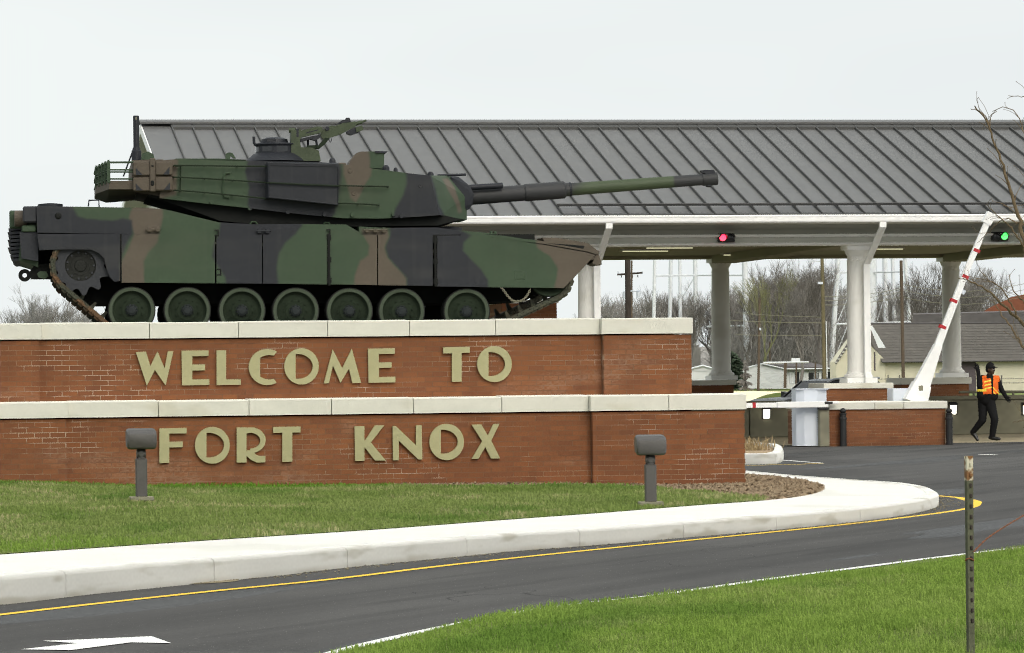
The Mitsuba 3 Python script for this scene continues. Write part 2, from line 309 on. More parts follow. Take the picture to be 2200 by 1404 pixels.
# kerb stones along the edge, a slight joint between them
dist = np.r_[0, np.cumsum(np.linalg.norm(np.diff(outer[:, :2], axis=0), axis=1))]
joints = [0.0] + [float(np.interp(np.argmin(np.linalg.norm(outer[:, :2] - at_z(x, y)[:2], axis=1)), np.arange(len(dist)), dist)) for x, y in [(-150, 1311), (148, 1283), (450, 1252), (745, 1220), (1010, 1194), (1250, 1174), (1465, 1156), (1665, 1139), (1850, 1120), (1990, 1097)]]
joints += [joints[-1] + 1.1 + 2.6 * k for k in range(1, 30)]
joints = [j for j in joints if j < dist[-1]] + [dist[-1]]
sec = [(0, -0.05), (0.0, 0.80), (0.010, 0.91), (0.028, 0.975), (0.055, 1.0), (KW, 1.0), (KW, -0.05)]
for a, b in zip(joints[:-1], joints[1:]):
    if b - a < 0.1: continue
    ss = np.unique(np.r_[a + 0.006, dist[(dist > a + 0.05) & (dist < b - 0.05)], b - 0.006])
    base = np.stack([np.interp(ss, dist, outer[:, k]) for k in range(3)], 1)
    tang = np.gradient(np.stack([np.interp(ss, dist, outer[:, k]) for k in range(2)], 1), axis=0); tang /= np.linalg.norm(tang, axis=1, keepdims=True)
    nn = np.c_[-tang[:, 1], tang[:, 0]]
    wob = 0.006 * (meshkit.noise(np.c_[base[:, :2] * 2.2, base[:, 2]], 4) - 0.5)
    rings = [np.array([[*(base[i, :2] + nn[i] * (o + wob[i])), h * base[i, 2] if h > 0 else -0.02] for o, h in sec]) for i in range(len(ss))]
    part('sidewalk', 'kerb_stone', MB().loft(rings), 'm_walk', smooth=40)

# lawn between the sidewalk and the wall, rising a little to the wall
wall_px = [(-420, 1034), (-200, 1036), (0, 1040), (70, 1043), (148, 1047), (300, 1049), (430, 1048), (640, 1046), (850, 1044), (1050, 1042), (1250, 1041.5), (1400, 1043), (1500, 1045), (1610, 1047)]
wl = []
for x, y in wall_px:
    u, z = uz(x, y, -0.12); wl.append(L([u, 0.06, z]))
wl = np.array(wl)
wend = wl[-1]
def lawn_bump(q):
    import shapely
    from shapely.geometry import LineString
    e = np.clip(shapely.distance(LineString(inner[:, :2]), shapely.points(q)) / 0.8, 0, 1)
    return 0.006 + e * 0.07 * (meshkit.fbm(np.c_[q * 0.7, np.zeros(len(q))], 3, 2) - 0.45)
i_end = int(np.argmax(inner[:, 0]))
i_lawn = int(np.argmin(np.linalg.norm(inner[:i_end, :2] - at_z(1655, 1075, 0.16)[:2], axis=1)))
mulch_edge = smooth_path(np.array([at_z(1655, 1073, .16), at_z(1585, 1066, .16), at_z(1500, 1058, .15), at_z(1420, 1052, .14), at_z(1300, 1048, .13), at_z(1100, 1047, .16), at_z(930, 1047.5, .18), np.r_[wl[8, :2], wl[8, 2]]]), 60)
ctrl = np.vstack([inner[:i_end + 1], wl, mulch_edge])
back_w = np.array([L([uz(1480, 812, 0)[0] + 0.6, 6.0, 0.14]), L([uz(1200, 812, 0)[0], 6.0, 0.14])])
lawn_poly = Polygon(np.vstack([inner[:i_lawn, :2], mulch_edge[:, :2], wl[8::-1, :2]])).buffer(0)
lawn, lawn_h = terrain(lawn_poly, ctrl, 0.3, lawn_bump)
struct('lawn', 'mown grass bank between the brick sign and the sidewalk', lawn, 'm_soil', True)
m_out = np.vstack([inner[i_lawn:, :2]])
isl = Polygon(np.vstack([inner[:, :2], L([[uz(1200, 812, 0)[0], 1.5, 0]])[:, :2], wl[8::-1, :2]])).buffer(0)
mpoly = isl.difference(lawn_poly).difference(Polygon(L([[U_, w_, 0] for U_, w_ in ((-12, .25), (uz(1590, 812, 0)[0], .25), (uz(1590, 812, 0)[0], 6), (-12, 6))])[:, :2]))
mpoly = max(getattr(mpoly, 'geoms', [mpoly]), key=lambda q: q.area)
mound = at_z(1660, 1042, 0.3)
def mulch_bump(q):
    import shapely
    r = np.linalg.norm((q - mound[:2]) * [1.0, 0.5], axis=1); edge = np.clip(shapely.distance(mpoly.boundary, shapely.points(q)) / 0.7, 0, 1)
    return edge * 0.15 * np.exp(-(r / 0.9) ** 2) + 0.03 * edge * (meshkit.fbm(np.c_[q * 3, np.zeros(len(q))], 3, 5) - 0.5)
mulch_bed, mulch_h = terrain(mpoly, np.vstack([inner, wl, mulch_edge]), 0.12, mulch_bump)
struct('mulch_bed', 'brown bark mulch bed round the right end of the sign', mulch_bed, 'm_mulch', True)

def scatter_in(poly, n, r):
    import shapely
    x0, y0, x1, y1 = poly.bounds; p = r.uniform([x0, y0], [x1, y1], (int(n * (x1 - x0) * (y1 - y0) / poly.area * 1.05) + 8, 2))
    return p[shapely.contains_xy(poly, p[:, 0], p[:, 1])][:n]
def blades(pts, h, width, hh, r, lean=0.5):
    """grass blades: two-segment tapered ribbons"""
    n = len(pts); a = r.uniform(0, 2 * np.pi, n); d = np.c_[np.cos(a), np.sin(a), np.zeros(n)]; s = np.c_[-d[:, 1], d[:, 0], d[:, 2]]
    ln = (hh * r.uniform(0.45, 1.25, n))[:, None]; k = r.uniform(0.1, lean, n)[:, None]; wd = width * r.uniform(0.7, 1.3, n)[:, None]
    b = np.c_[pts, h - 0.01]; m = b + d * ln * k * 0.35 + [0, 0, 1] * ln * 0.6; t = b + d * ln * k + [0, 0, 1] * ln * (1 - 0.35 * k)
    v = np.stack([b - s * wd, b + s * wd, m + s * wd * 0.8, m - s * wd * 0.8, t], 1).reshape(-1, 3)
    f = np.array([[0, 1, 2], [0, 2, 3], [3, 2, 4]])
    return v, (f[None] + (np.arange(n) * 5)[:, None, None]).reshape(-1, 3)
r_g = np.random.default_rng(11)
lp = scatter_in(lawn_poly.intersection(sbox(-9, 10, 8, 60)), 90000, r_g)
hgt = lawn_h(lp)
clump = 0.55 + 0.9 * meshkit.fbm(np.c_[lp * 1.6, np.zeros(len(lp))], 3, 8)
v, f = blades(lp, hgt, 0.007, 0.060 * clump, r_g, 0.8)
struct('lawn_grass', 'short patchy grass blades on the bank in front of the sign', MB().raw(v, f), 'm_grass', kind='stuff')

# the verge on this side of the road
ve_px = [(560, 1452), (730, 1405), (800, 1387), (960, 1352), (1100, 1324), (1250, 1303), (1400, 1286), (1540, 1266), (1660, 1249), (1830, 1227), (2000, 1205), (2200, 1181), (2330, 1166), (2600, 1140)]
verge = smooth_path(np.array([at_z(x, y, 0.03) for x, y in ve_px]), 120)
verge_poly = Polygon(np.vstack([verge[:, :2], [[22, verge[-1, 1]], [22, 12], [verge[0, 0] - 0.4, 12]]])).buffer(0)
def verge_bump(q): return 0.07 * (meshkit.fbm(np.c_[q * 0.6, np.zeros(len(q))], 3, 12) - 0.45)
vin = verge + [0.9, -1.2, 0.05]
near, near_h = terrain(verge_poly, np.vstack([verge, vin, [[22, verge[-1, 1], 0.1], [22, 12, 0.1], [verge[0, 0] - .4, 12, 0.05]]]), 0.3, verge_bump)
struct('verge', 'green roadside grass verge in the right foreground', near, 'm_soil', True)
vis = verge_poly.intersection(Polygon([(-2, 20.5), (4.2, 20.5), (8.5, 40), (-1, 40)]))
vp = scatter_in(vis, 150000, r_g)
clump = 0.6 + 0.8 * meshkit.fbm(np.c_[vp * 1.8, np.zeros(len(vp))], 3, 18)
import shapely
from shapely.geometry import LineString
edge_d = np.clip(shapely.distance(LineString(verge[:, :2]), shapely.points(vp)) / 0.5, 0.25 + 1.1 * np.clip(meshkit.noise(np.c_[vp * 0.8, np.zeros(len(vp))], 41) * 1.7 - 0.35, 0, 1), 1.25) * (0.85 + 0.3 * meshkit.noise(np.c_[vp * 3.0, np.zeros(len(vp))], 6))
v, f = blades(vp, near_h(vp), 0.0036, 0.052 * clump * edge_d, r_g, 1.0)
v2, f2 = blades(*(lambda q: (q, near_h(q)))((lambda q: q[shapely.contains_xy(verge_poly.buffer(-.03), q[:, 0], q[:, 1])])(np.vstack([np.c_[r_g.normal(c[0], .14, 60), r_g.normal(c[1], .25, 60)] for c in [at_z(1225, 1330)[:2], at_z(1350, 1390)[:2], at_z(1610, 1275)[:2], at_z(1190, 1318)[:2], at_z(1900, 1222)[:2], at_z(1500, 1276)[:2], at_z(1740, 1243)[:2], at_z(980, 1352)[:2]]]))), 0.004, 0.070, r_g, 0.9)
struct('verge_grass', 'fresh green grass blades of the near roadside verge', MB().raw(v, f).raw(v2, f2), 'm_grass', kind='stuff')

# painted markings on the asphalt (thin sheets 4 mm up)
def ribbon(px, width, z=0.004, n=160, wfun=None):
    c = smooth_path(np.array([at_z(x, y, 0) for x, y in px]), n)[:, :2]
    t = np.gradient(c, axis=0); t /= np.linalg.norm(t, axis=1, keepdims=True); nn = np.c_[-t[:, 1], t[:, 0]]
    wd = np.full(n, width / 2.0) if wfun is None else wfun(np.linspace(0, 1, n))
    v = np.vstack([np.c_[c - nn * wd[:, None], np.full(n, z)], np.c_[c + nn * wd[:, None], np.full(n, z)]])
    i = np.arange(n - 1); return MB().raw(v, np.stack([i, i + 1, i + 1 + n, i + n], 1))
yl = [(-420, 1366), (-200, 1345), (0, 1322), (200, 1299), (450, 1272), (700, 1247), (950, 1217), (1200, 1190), (1450, 1165), (1700, 1140), (1850, 1124), (1950, 1112), (2040, 1100), (2080, 1093), (2098, 1085.5), (2093, 1078), (2065, 1071), (2020, 1066.5), (1950, 1060), (1800, 1047)]
part('road', 'yellow_edge_line', ribbon(yl, 0.10, wfun=lambda s: 0.05 + 0.035 * np.exp(-((s - 0.80) / 0.03) ** 2)), 'm_yellow', label='yellow edge line following the kerb round the island')
part('road', 'white_edge_line', ribbon([(x - 4, y - 4) for x, y in ve_px], 0.10), 'm_paint_white', label='white edge line half hidden by the verge grass')
arrow = [(92, 1379), (150, 1377), (326, 1369), (368, 1384), (283, 1382), (150, 1399), (46, 1397), (165, 1384)]
part('road', 'lane_arrow', sheet(Polygon([at_z(x, y)[:2] for x, y in arrow]).buffer(0), 0.005), 'm_paint_white', label='white painted lane arrow at the lower left')
part('road', 'white_lane_line', ribbon([(1600, 983.5), (1683, 989.5), (1766, 996)], 0.10), 'm_paint_white', label='thin white line running from the planter kerb')
part('road', 'yellow_lane_line', ribbon([(1600, 1001), (1690, 999), (1768, 996.5)], 0.10), 'm_yellow', label='thin yellow line meeting the white line beside the planter')
part('road', 'white_dash', ribbon([(2104, 976.5), (2140, 978.5)], 0.12), 'm_paint_white', label='short white dash on the asphalt near the guard')
# loose grit swept against the kerb
gp = []
for _ in range(900):
    i = int(r_g.integers(30, 150)); o = -abs(r_g.normal(0.02, 0.10)) - 0.01
    q = offset_in(outer, o)[i]; gp.append([q[0] + r_g.normal(0, .1), q[1] + r_g.normal(0, .1)])
gp = np.array(gp); sz = r_g.uniform(0.004, 0.013, len(gp))
oct_v = np.array([[1, 0, 0], [-1, 0, 0], [0, 1, 0], [0, -1, 0], [0, 0, 1], [0, 0, -1]]) * [1, 1, .6]
oct_f = np.array([[0, 2, 4], [2, 1, 4], [1, 3, 4], [3, 0, 4], [2, 0, 5], [1, 2, 5], [3, 1, 5], [0, 3, 5]])
v = (np.c_[gp, sz * 0.4][:, None] + oct_v[None] * sz[:, None, None]).reshape(-1, 3)
part('road', 'loose_grit', MB().raw(v, (oct_f[None] + (np.arange(len(gp)) * 6)[:, None, None]).reshape(-1, 3)), 'm_floor', kind='stuff', label='loose stones swept against the kerb')

for px0, px1, nm in ((440, 530, 'thin'),):
    q0, q1 = [int(np.argmin(np.linalg.norm(outer[:, :2] - at_z(x, 1302 - .106 * x)[:2], axis=1))) for x in (px0, px1)]
    e = offset_in(outer, -.004)[q0:q1 + 1, :2]; s_ = np.linspace(0, 1, len(e)); wd = .13 * np.sin(np.pi * s_) ** .7 * (.6 + .8 * meshkit.noise(np.c_[e * 5, s_], 2))
    o = np.array([offset_in(outer, -.004 - w_)[q0 + i, :2] for i, w_ in enumerate(wd)]); n_ = len(e); i_ = np.arange(n_ - 1)
    part('road', 'silt', MB().raw(np.vstack([np.c_[e, np.full(n_, .007)], np.c_[o, np.full(n_, .0035)]]), np.stack([i_, i_ + 1, i_ + 1 + n_, i_ + n_], 1)), 'm_silt', label=nm + ' streak of brown silt washed against the kerb')
# bark chips
cp = scatter_in(mpoly.intersection(sbox(-9, 10, 12, 63)), 9000, r_g)
chips_v, chips_f = [], []
hz = mulch_h(cp)
n = len(cp); a = r_g.uniform(0, 6.283, n); tl = r_g.uniform(-0.5, 0.7, n); ln = r_g.uniform(0.03, 0.11, n); wd = r_g.uniform(0.006, 0.018, n)
d = np.c_[np.cos(a) * np.cos(tl), np.sin(a) * np.cos(tl), np.sin(tl)]; s_ = np.c_[-np.sin(a), np.cos(a), np.zeros(n)]; c = np.c_[cp, hz + 0.012]
v = np.stack([c - d * ln[:, None] / 2 - s_ * wd[:, None], c - d * ln[:, None] / 2 + s_ * wd[:, None], c + d * ln[:, None] / 2 + s_ * wd[:, None], c + d * ln[:, None] / 2 - s_ * wd[:, None],
              c - d * ln[:, None] / 2 + [0, 0, .008], c + d * ln[:, None] / 2 + [0, 0, .008]], 1).reshape(-1, 3)
f = np.array([[0, 3, 5], [0, 5, 4], [1, 4, 5], [1, 5, 2], [0, 4, 1], [3, 2, 5]])
struct('bark_chips', 'loose shredded bark chips on the bed at the end of the sign', MB().raw(v, (f[None] + (np.arange(n) * 6)[:, None, None]).reshape(-1, 3)), 'm_mulch', kind='stuff')

# ================================================================ THE SIGN WALL
def brick_face(parent, u0, u1, z0, z1, w, named, skip=()):
    """running bond in the wall's own grid; the largest-showing bricks are parts, the rest one stuff part"""
    r = np.random.default_rng(len(parent) + int(abs(u0 * 100))); todo = []
    for row in range(math.floor(z0 / BR_H), math.ceil(z1 / BR_H)):
        za, zb = max(z0, row * BR_H + BR_J / 2), min(z1, (row + 1) * BR_H - BR_J / 2)
        if zb - za < 0.012: continue
        off = 0.5 * (row % 2); c0 = math.floor(u0 / BR_L + off)
        for col in range(c0, math.ceil(u1 / BR_L + off) + 1):
            ua, ub = max(u0, (col - off) * BR_L + BR_J / 2), min(u1, (col + 1 - off) * BR_L - BR_J / 2)
            if ub - ua < 0.02: continue
            todo.append((ua, ub, za, zb, w + r.uniform(-0.0018, 0.0018)))
    return todo
def place_bricks(parent, todo, limit=300, depth=0.09):
    todo.sort(key=lambda b: b[4] + b[0] * 0.18 - 0.3 * (b[1] - b[0] > 0.15))
    unit = mikit.ply(MB().box(0, 1, 0, 1, 0, 1).tri())
    M0 = np.eye(4); M0[:3, 0], M0[:3, 1], M0[:3, 2], M0[:3, 3] = E_U, E_W, E_Z, O_L
    for ua, ub, za, zb, w in todo[:limit]:
        S = np.diag([ub - ua, depth, zb - za, 1.0]); S[:3, 3] = [ua, w, za]
        part(parent, 'brick', {**unit, 'to_world': T((M0 @ S).tolist())}, 'm_brick')
    if todo[limit:]:
        m = MB(L)
        for ua, ub, za, zb, w in todo[limit:]: m.box(ua, ub, w, w + depth, za, zb)
        part(parent, 'brickwork', m, 'm_brick', kind='stuff')
W_LOW, W_UP, PIL, DEP = 0.0, 0.45, 0.13, 0.09
U_L = uz(-330, 812, 0)[0]                       # the wall runs on beyond the left edge of the frame
U_R_LOW, U_R_UP = uz(1601, 960, -PIL)[0], uz(1486, 780, W_UP - PIL)[0]
U_P_LOW_L, U_P_LOW_R = uz(143, 970, -PIL)[0], uz(1274, 960, -PIL)[0]
U_P_UP_L, U_P_UP_R = uz(85, 790, W_UP - PIL)[0], uz(1297, 780, W_UP - PIL)[0]
Z_LC0, Z_LC1 = uz(700, 891, -0.05)[1], uz(700, 857.5, -0.05)[1]      # coping of the lower tier
Z_UC0, Z_UC1 = uz(700, 724, 0.4)[1], uz(700, 690, 0.4)[1]
low = thing('lower_sign_wall', 'lower brick tier of the sign with the second line of letters', 'wall')
upp = thing('upper_sign_wall', 'upper brick tier of the sign with the tank above and the first line of letters', 'wall')
place_bricks(low, brick_face(low, U_P_LOW_L + 0.004, U_P_LOW_R - 0.004, -0.07, Z_LC0 - 0.018, W_LOW, 0) + brick_face(low, U_L, U_P_LOW_L, -0.07, Z_LC0 - 0.018, W_LOW - PIL, 0) + brick_face(low, U_P_LOW_R, U_R_LOW, -0.07, Z_LC0 - 0.018, W_LOW - PIL, 0))
place_bricks(upp, brick_face(upp, U_P_UP_L + 0.004, U_P_UP_R - 0.004, Z_LC1 - 0.1, Z_UC0 - 0.018, W_UP, 0) + brick_face(upp, U_L, U_P_UP_L, Z_LC1 - 0.1, Z_UC0 - 0.018, W_UP - PIL, 0) + brick_face(upp, U_P_UP_R, U_R_UP, Z_LC1 - 0.1, Z_UC0 - 0.018, W_UP - PIL, 0))
g = 0.006
m = MB(L).box(U_P_LOW_L, U_P_LOW_R, W_LOW + g, W_LOW + .42, -.3, Z_LC0 - .018).box(U_L, U_P_LOW_L - .003, W_LOW - PIL + g, W_LOW + .42, -.3, Z_LC0 - .018).box(U_P_LOW_R + .003, U_R_LOW - g, W_LOW - PIL + g, W_LOW + .42, -.3, Z_LC0 - .018)
part(low, 'mortar_bed', m, 'm_mortar')
m = MB(L).box(U_P_UP_L, U_P_UP_R, W_UP + g, W_UP + .42, -.3, Z_UC0 - .018).box(U_L, U_P_UP_L - .003, W_UP - PIL + g, W_UP + .42, -.3, Z_UC0 - .018).box(U_P_UP_R + .003, U_R_UP - g, W_UP - PIL + g, W_UP + .42, -.3, Z_UC0 - .018)
part(upp, 'mortar_bed', m, 'm_mortar')
# earth-filled core and the slab on which the tank stands
Z_PLAT = uz(283, 729, 1.4)[1]
part(upp, 'platform', MB(L).box(U_L, U_R_UP - .12, W_UP + .425, 6.2, -.3, Z_PLAT), 'm_concrete')
def coping(parent, joints_px, y, wf, w_back, z0, z1, pil_l, pil_r, u_end):
    us = [U_L] + [uz(x, y, wf)[0] for x in joints_px] + [u_end]
    for i, (a, b) in enumerate(zip(us[:-1], us[1:])):
        mid = (a + b) / 2; ww = wf - (0.115 if mid < pil_l or mid > pil_r else 0.0); h = 0.004 * math.sin(i * 2.3)
        pts = [[u, w, z] for u in (a + 0.005, b - 0.005) for w, z in ((ww, z0), (ww, z1 - 0.012 + h), (ww + 0.012, z1 + h), (w_back, z1 + 0.012 + h), (w_back, z0))]
        part(parent, 'coping_stone', MB(L).hull(pts), 'm_lime')
coping(low, [147, 340, 535, 712, 888, 1078, 1265, 1433], 870, -0.055, 0.52, Z_LC0, Z_LC1, U_P_LOW_L + .05, U_P_LOW_R - .05, uz(1603, 862, -.13)[0])
coping(upp, [89, 321, 512, 704, 880, 1065, 1289], 705, W_UP - 0.055, W_UP + .42, Z_UC0, Z_UC1, U_P_UP_L + .05, U_P_UP_R - .05, uz(1488, 700, W_UP - .13)[0])

# raised metal letters
z5 = lambda pts: [(x / 2.75, 660 + y / 2.75) for x, y in pts]
z6 = lambda pts: [(780 + x / 2.558, 660 + y / 2.558) for x, y in pts]
def ell(cx, cy, rx, ry, n=56): return [(cx + rx * math.cos(t), cy + ry * math.sin(t)) for t in np.linspace(0, 2 * np.pi, n, endpoint=False)]
def round_o(cv, cx, cy, rx, ry, x_in, xr, yt, yb):
    out = Polygon(cv(ell(cx, cy, rx, ry)))
    c = Polygon(ell((2 * xr - rx * 1.72) / 2, (yt + yb) / 2, rx * 0.86, (yb - yt) / 2)).intersection(sbox(x_in, -999, 9999, 9999))
    return out.difference(Polygon(cv(list(c.exterior.coords)[:-1])))
def letter_c():
    out = Polygon(ell(1579, 355, 109, 107)).difference(Polygon(ell(1592, 356, 84, 72)).intersection(sbox(1537, 0, 3000, 3000)))
    out = out.difference(Polygon([(1585, 356), (1606, 304), (1640, 258), (1700, 230), (1760, 356), (1700, 480), (1638, 452), (1606, 410)])).difference(sbox(1637, 0, 3000, 3000))
    return Polygon(z5(list(out.exterior.coords)[:-1]))
def letter_r():
    bowl = Polygon(ell(1482, 787, 88, 76)).intersection(sbox(1455, 0, 3000, 3000))
    cnt = Polygon(ell(1480, 790, 58, 46)).intersection(sbox(1457, 0, 3000, 3000)).union(sbox(1457, 800, 1478, 862))
    leg = Polygon([(1462, 845), (1492, 850), (1512, 872), (1535, 881), (1568, 880), (1568, 917), (1518, 920), (1483, 903), (1457, 880), (1457, 862)])
    s = unary_union([bowl.difference(cnt), sbox(1399, 711, 1457, 919), leg]).buffer(0.8).buffer(-0.8)
    s = max(getattr(s, 'geoms', [s]), key=lambda q: q.area)
    return Polygon(z5(list(s.exterior.coords)[:-1]), [z5(list(i.coords)[:-1]) for i in s.interiors])
P5 = lambda *p: Polygon(z5(p)); P6 = lambda *p: Polygon(z6(p))
first_line = [('W', P5((803, 267), (862, 263), (889, 350), (930, 262), (973, 362), (992, 262), (1025, 260), (979, 463), (915, 372), (868, 465))),
    ('E', P5((1073, 258), (1232, 256), (1232, 290), (1136, 291), (1136, 340), (1212, 339), (1212, 374), (1136, 376), (1136, 428), (1237, 426), (1237, 461), (1076, 463))),
    ('L', P5((1280, 255), (1336, 255), (1336, 428), (1423, 427), (1423, 460), (1280, 462))), ('C', letter_c()),
    ('O', round_o(z5, 1782, 351, 102, 107, 1747, 1848, 278, 425)),
    ('M', P5((1914, 452), (1966, 250), (2022, 362), (2079, 247), (2134, 449), (2083, 450), (2062, 365), (2012, 448), (1967, 345), (1944, 450))),
    ('E', P6((27, 229), (175, 226), (175, 258), (87, 259), (87, 305), (157, 303), (157, 334), (88, 336), (88, 385), (178, 383), (178, 414), (31, 417))),
    ('T', P6((441, 221), (587, 219), (587, 252), (542, 253), (542, 411), (489, 412), (489, 255), (441, 256))),
    ('O', round_o(z6, 723, 314, 95, 99, 690, 781, 248, 380))]
second_line = [('F', P5((942, 717), (1103, 714), (1103, 747), (1000, 748), (1000, 797), (1081, 795), (1081, 828), (1000, 830), (1000, 921), (942, 923))),
    ('O', round_o(z5, 1255, 817, 103, 109, 1220, 1324, 744, 889)), ('R', letter_r()),
    ('T', P5((1614, 709), (1776, 706), (1776, 741), (1727, 742), (1727, 914), (1668, 916), (1668, 743), (1614, 745))),
    ('K', Polygon([(762, 916), (783, 916), (783, 949), (806, 914), (826, 914), (797, 951), (829, 990), (806, 990), (783, 961), (783, 991), (763, 991)])),
    ('N', P6((163, 654), (180, 654), (291, 760), (291, 650), (323, 649), (326, 838), (305, 838), (197, 735), (197, 842), (165, 843))),
    ('O', round_o(z6, 460, 742, 95, 100, 428, 521, 675, 806)),
    ('X', P6((597, 647), (650, 645), (686, 706), (717, 643), (750, 642), (705, 735), (754, 832), (704, 833), (672, 770), (634, 835), (597, 836), (655, 738)))]
def letters(parent, line, w):
    for ch, g_ in line:
        cv = lambda c: [uz(x, y, w - 0.055) for x, y in list(c)[:-1]]
        p = Polygon(cv(g_.exterior.coords), [cv(i.coords) for i in g_.interiors]).buffer(0)
        m = MB(L).prism(p, w - 0.055, w - 0.018)
        c = p.representative_point()
        for q in (c,): m.cyl([q.x, w - 0.02, q.y], [q.x, w + 0.02, q.y], 0.01, sides=6)
        part(parent, 'letter', m, 'm_letter', label=f'pale bronze raised letter {ch}')
letters(upp, first_line, W_UP); letters(low, second_line, W_LOW)

# flood lights in the lawn
def flood_light(px, ybase, ytop_post, head, label):
    b = at_z(px, ybase, float(lawn_h(at_z(px, ybase, 0.2)[None, :2])[0]) + .02); sc = F_PX / b[1]; F = frame(b, 10 if px < 800 else 4)
    t = thing('flood_light', label, 'flood light', 'flood lights on posts in the lawn')
    h = (ybase - ytop_post) / sc
    part(t, 'post', MB(F).bev(-.062, .062, -.062, .062, 0.02, h, .012), 'm_bronze')
    part(t, 'base_plate', MB(F).bev(-.13, .13, -.13, .13, -.02, .025, .006), 'm_concrete')
    zc = h + 0.035
    part(t, 'knuckle', MB(F).cyl([0, 0, h - .01], [0, 0, h + .03], .045).cyl([-.05, 0, h + .05], [.05, 0, h + .05], .05).lathe([(.0, 0), (.03, 0), (.03, .012), (0, .012)], [-.0, -.055, h + .05], (0, -1, 0), 12), 'm_bronze', smooth=35)
    hw, hh = head[0] / sc / 2, head[1] / sc
    z0 = h + 0.10
    prof = [(-.20, z0 + hh * .35), (-.17, z0 + .02), (-.10, z0), (.10, z0 + hh * .12), (.14, z0 + hh * .5), (.12, z0 + hh * .95), (.05, z0 + hh), (-.12, z0 + hh * .93), (-.19, z0 + hh * .72)]
    rings = []
    for u, k in ((-hw, .80), (-hw * .93, .94), (-hw * .8, 1.0), (hw * .8, 1.0), (hw * .93, .94), (hw, .80)):
        c = np.mean(prof, 0); rings.append([[u, c[0] + (a - c[0]) * k, c[1] + (b_ - c[1]) * k] for a, b_ in prof])
    part(t, 'head', MB(F).loft([np.array(r) for r in rings]), 'm_bronze', smooth=38)
    c = [[u, w_, z] for u, w_, z in ((-hw * .78, .135, z0 + hh * .30), (hw * .78, .135, z0 + hh * .30), (hw * .78, .152, z0 + hh * .82), (-hw * .78, .152, z0 + hh * .82))]
    part(t, 'lens', MB(F).raw(c, [[0, 1, 2, 3]]), 'm_glass_dark')
flood_light(304, 1072, 985, (63, 45), 'left dark bronze flood light on a square post in front of the brick sign')
flood_light(1398, 1083, 998, (64, 44), 'right dark bronze flood light on a square post near the mulch')

# ================================================================ THE GATE CANOPY
def uw(x, y, Y):
    p = at(x, y, Y); return (p - O_L) @ E_U, (p - O_L) @ E_W
UC1, WC = uw(1843, 700, 93.5)                        # front column right of the middle
WR = WC + 14.0                                       # rear column row
PITCH_R = math.atan(4 / 12.0); OVER = 1.75
WE = WC - OVER                                       # front eave
Z_E = uz(1840, 461.5, WE)[1]                         # eave, top of gutter
WRIDGE = WC + 7.0
Z_RIDGE = uz(1100, 267.5, WRIDGE)[1]
slope = (Z_RIDGE - Z_E) / (WRIDGE - WE)
BAY = UC1 - uw(1263, 700, 92.5)[0]
U_END = uz(301, 262, WRIDGE)[0]                      # left verge of the roof
U_FAR = UC1 + 8.6
can = thing('gate_canopy', 'long white columned gate canopy under a grey standing seam roof', 'canopy')
zr = lambda w: Z_E + slope * (w - WE)
# roof deck, panels and standing seams
u0r = uz(365.6, 266.4, WRIDGE)[0]; PAN = (uz(1950, 263, WRIDGE)[0] - u0r) / 37.0
edges = [U_END + 0.03] + [u0r + PAN * k for k in range(0, 60) if u0r + PAN * k < U_FAR - 0.1] + [U_FAR]
def roof_strip(ua, ub, wa, wb, dz, th):
    return [[u, w, zr(w) + z] for u in (ua, ub) for w in (wa, wb) for z in (dz - th, dz)]
for a, b in zip(edges[:-1], edges[1:]):
    v = np.array(roof_strip(a + 0.004, b - 0.004, WE - 0.03, WRIDGE - 0.02, 0.0, 0.02))
    part(can, 'roof_panel', MB(L).raw(v[[0, 1, 2, 3, 4, 5, 6, 7]], CUBE_F), 'm_roof')
for a in edges[1:-1]:
    v = np.array(roof_strip(a - 0.014, a + 0.014, WE - 0.03, WRIDGE - 0.05, 0.062, 0.062))
    part(can, 'roof_seam', MB(L).raw(v, CUBE_F), 'm_rib')
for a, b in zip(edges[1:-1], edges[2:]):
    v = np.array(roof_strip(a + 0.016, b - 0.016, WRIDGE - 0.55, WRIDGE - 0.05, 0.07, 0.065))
    part(can, 'ridge_closure', MB(L).raw(v, CUBE_F), 'm_roof_dark')  # dark strip stands in for the band of shade below the ridge cap
    if a > uz(1195, 443, WE + .5)[0]:
        wz = [WE - 0.01, WE + 0.10]; k = np.linspace(a + 0.02, b - 0.02, 9)
        mm = MB(L)
        for i in range(8): mm.raw([[u, w, zr(w) + z] for u in (k[i], k[i + 1]) for w in (WE - 0.02, WE + 0.07 + 0.04 * (i % 2)) for z in (0.002, 0.03)], CUBE_F)
        part(can, 'eave_closure', mm, 'm_roof_dark')
part(can, 'ridge_cap', MB(L).prism([(WRIDGE - 0.30, zr(WRIDGE - .3) + .085), (WRIDGE - 0.30, zr(WRIDGE - .3) + .135), (WRIDGE, Z_RIDGE + .115), (WRIDGE + .3, zr(WRIDGE - .3) + .135), (WRIDGE + .3, zr(WRIDGE - .3) + .085), (WRIDGE, Z_RIDGE + .09)], U_END - .02, U_FAR, 'wz'), 'm_roof')
WB = 2 * WRIDGE - WE
part(can, 'roof_back', MB(L).prism([(WRIDGE, Z_RIDGE), (WB, Z_E), (WB, Z_E - .05), (WRIDGE, Z_RIDGE - .05)], U_END + .03, U_FAR, 'wz'), 'm_roof')
su = uz(1196, 443, WE + .55)[0]
part(can, 'snow_rail', MB(L).box(su, U_FAR, WE + .52, WE + .56, zr(WE + .54) + .075, zr(WE + .54) + .12), 'm_black')
part(can, 'snow_rail', MB(L).box(su, U_FAR, WE + .50, WE + .53, zr(WE + .54) + .122, zr(WE + .54) + .135), 'm_roof')
mm = MB(L)
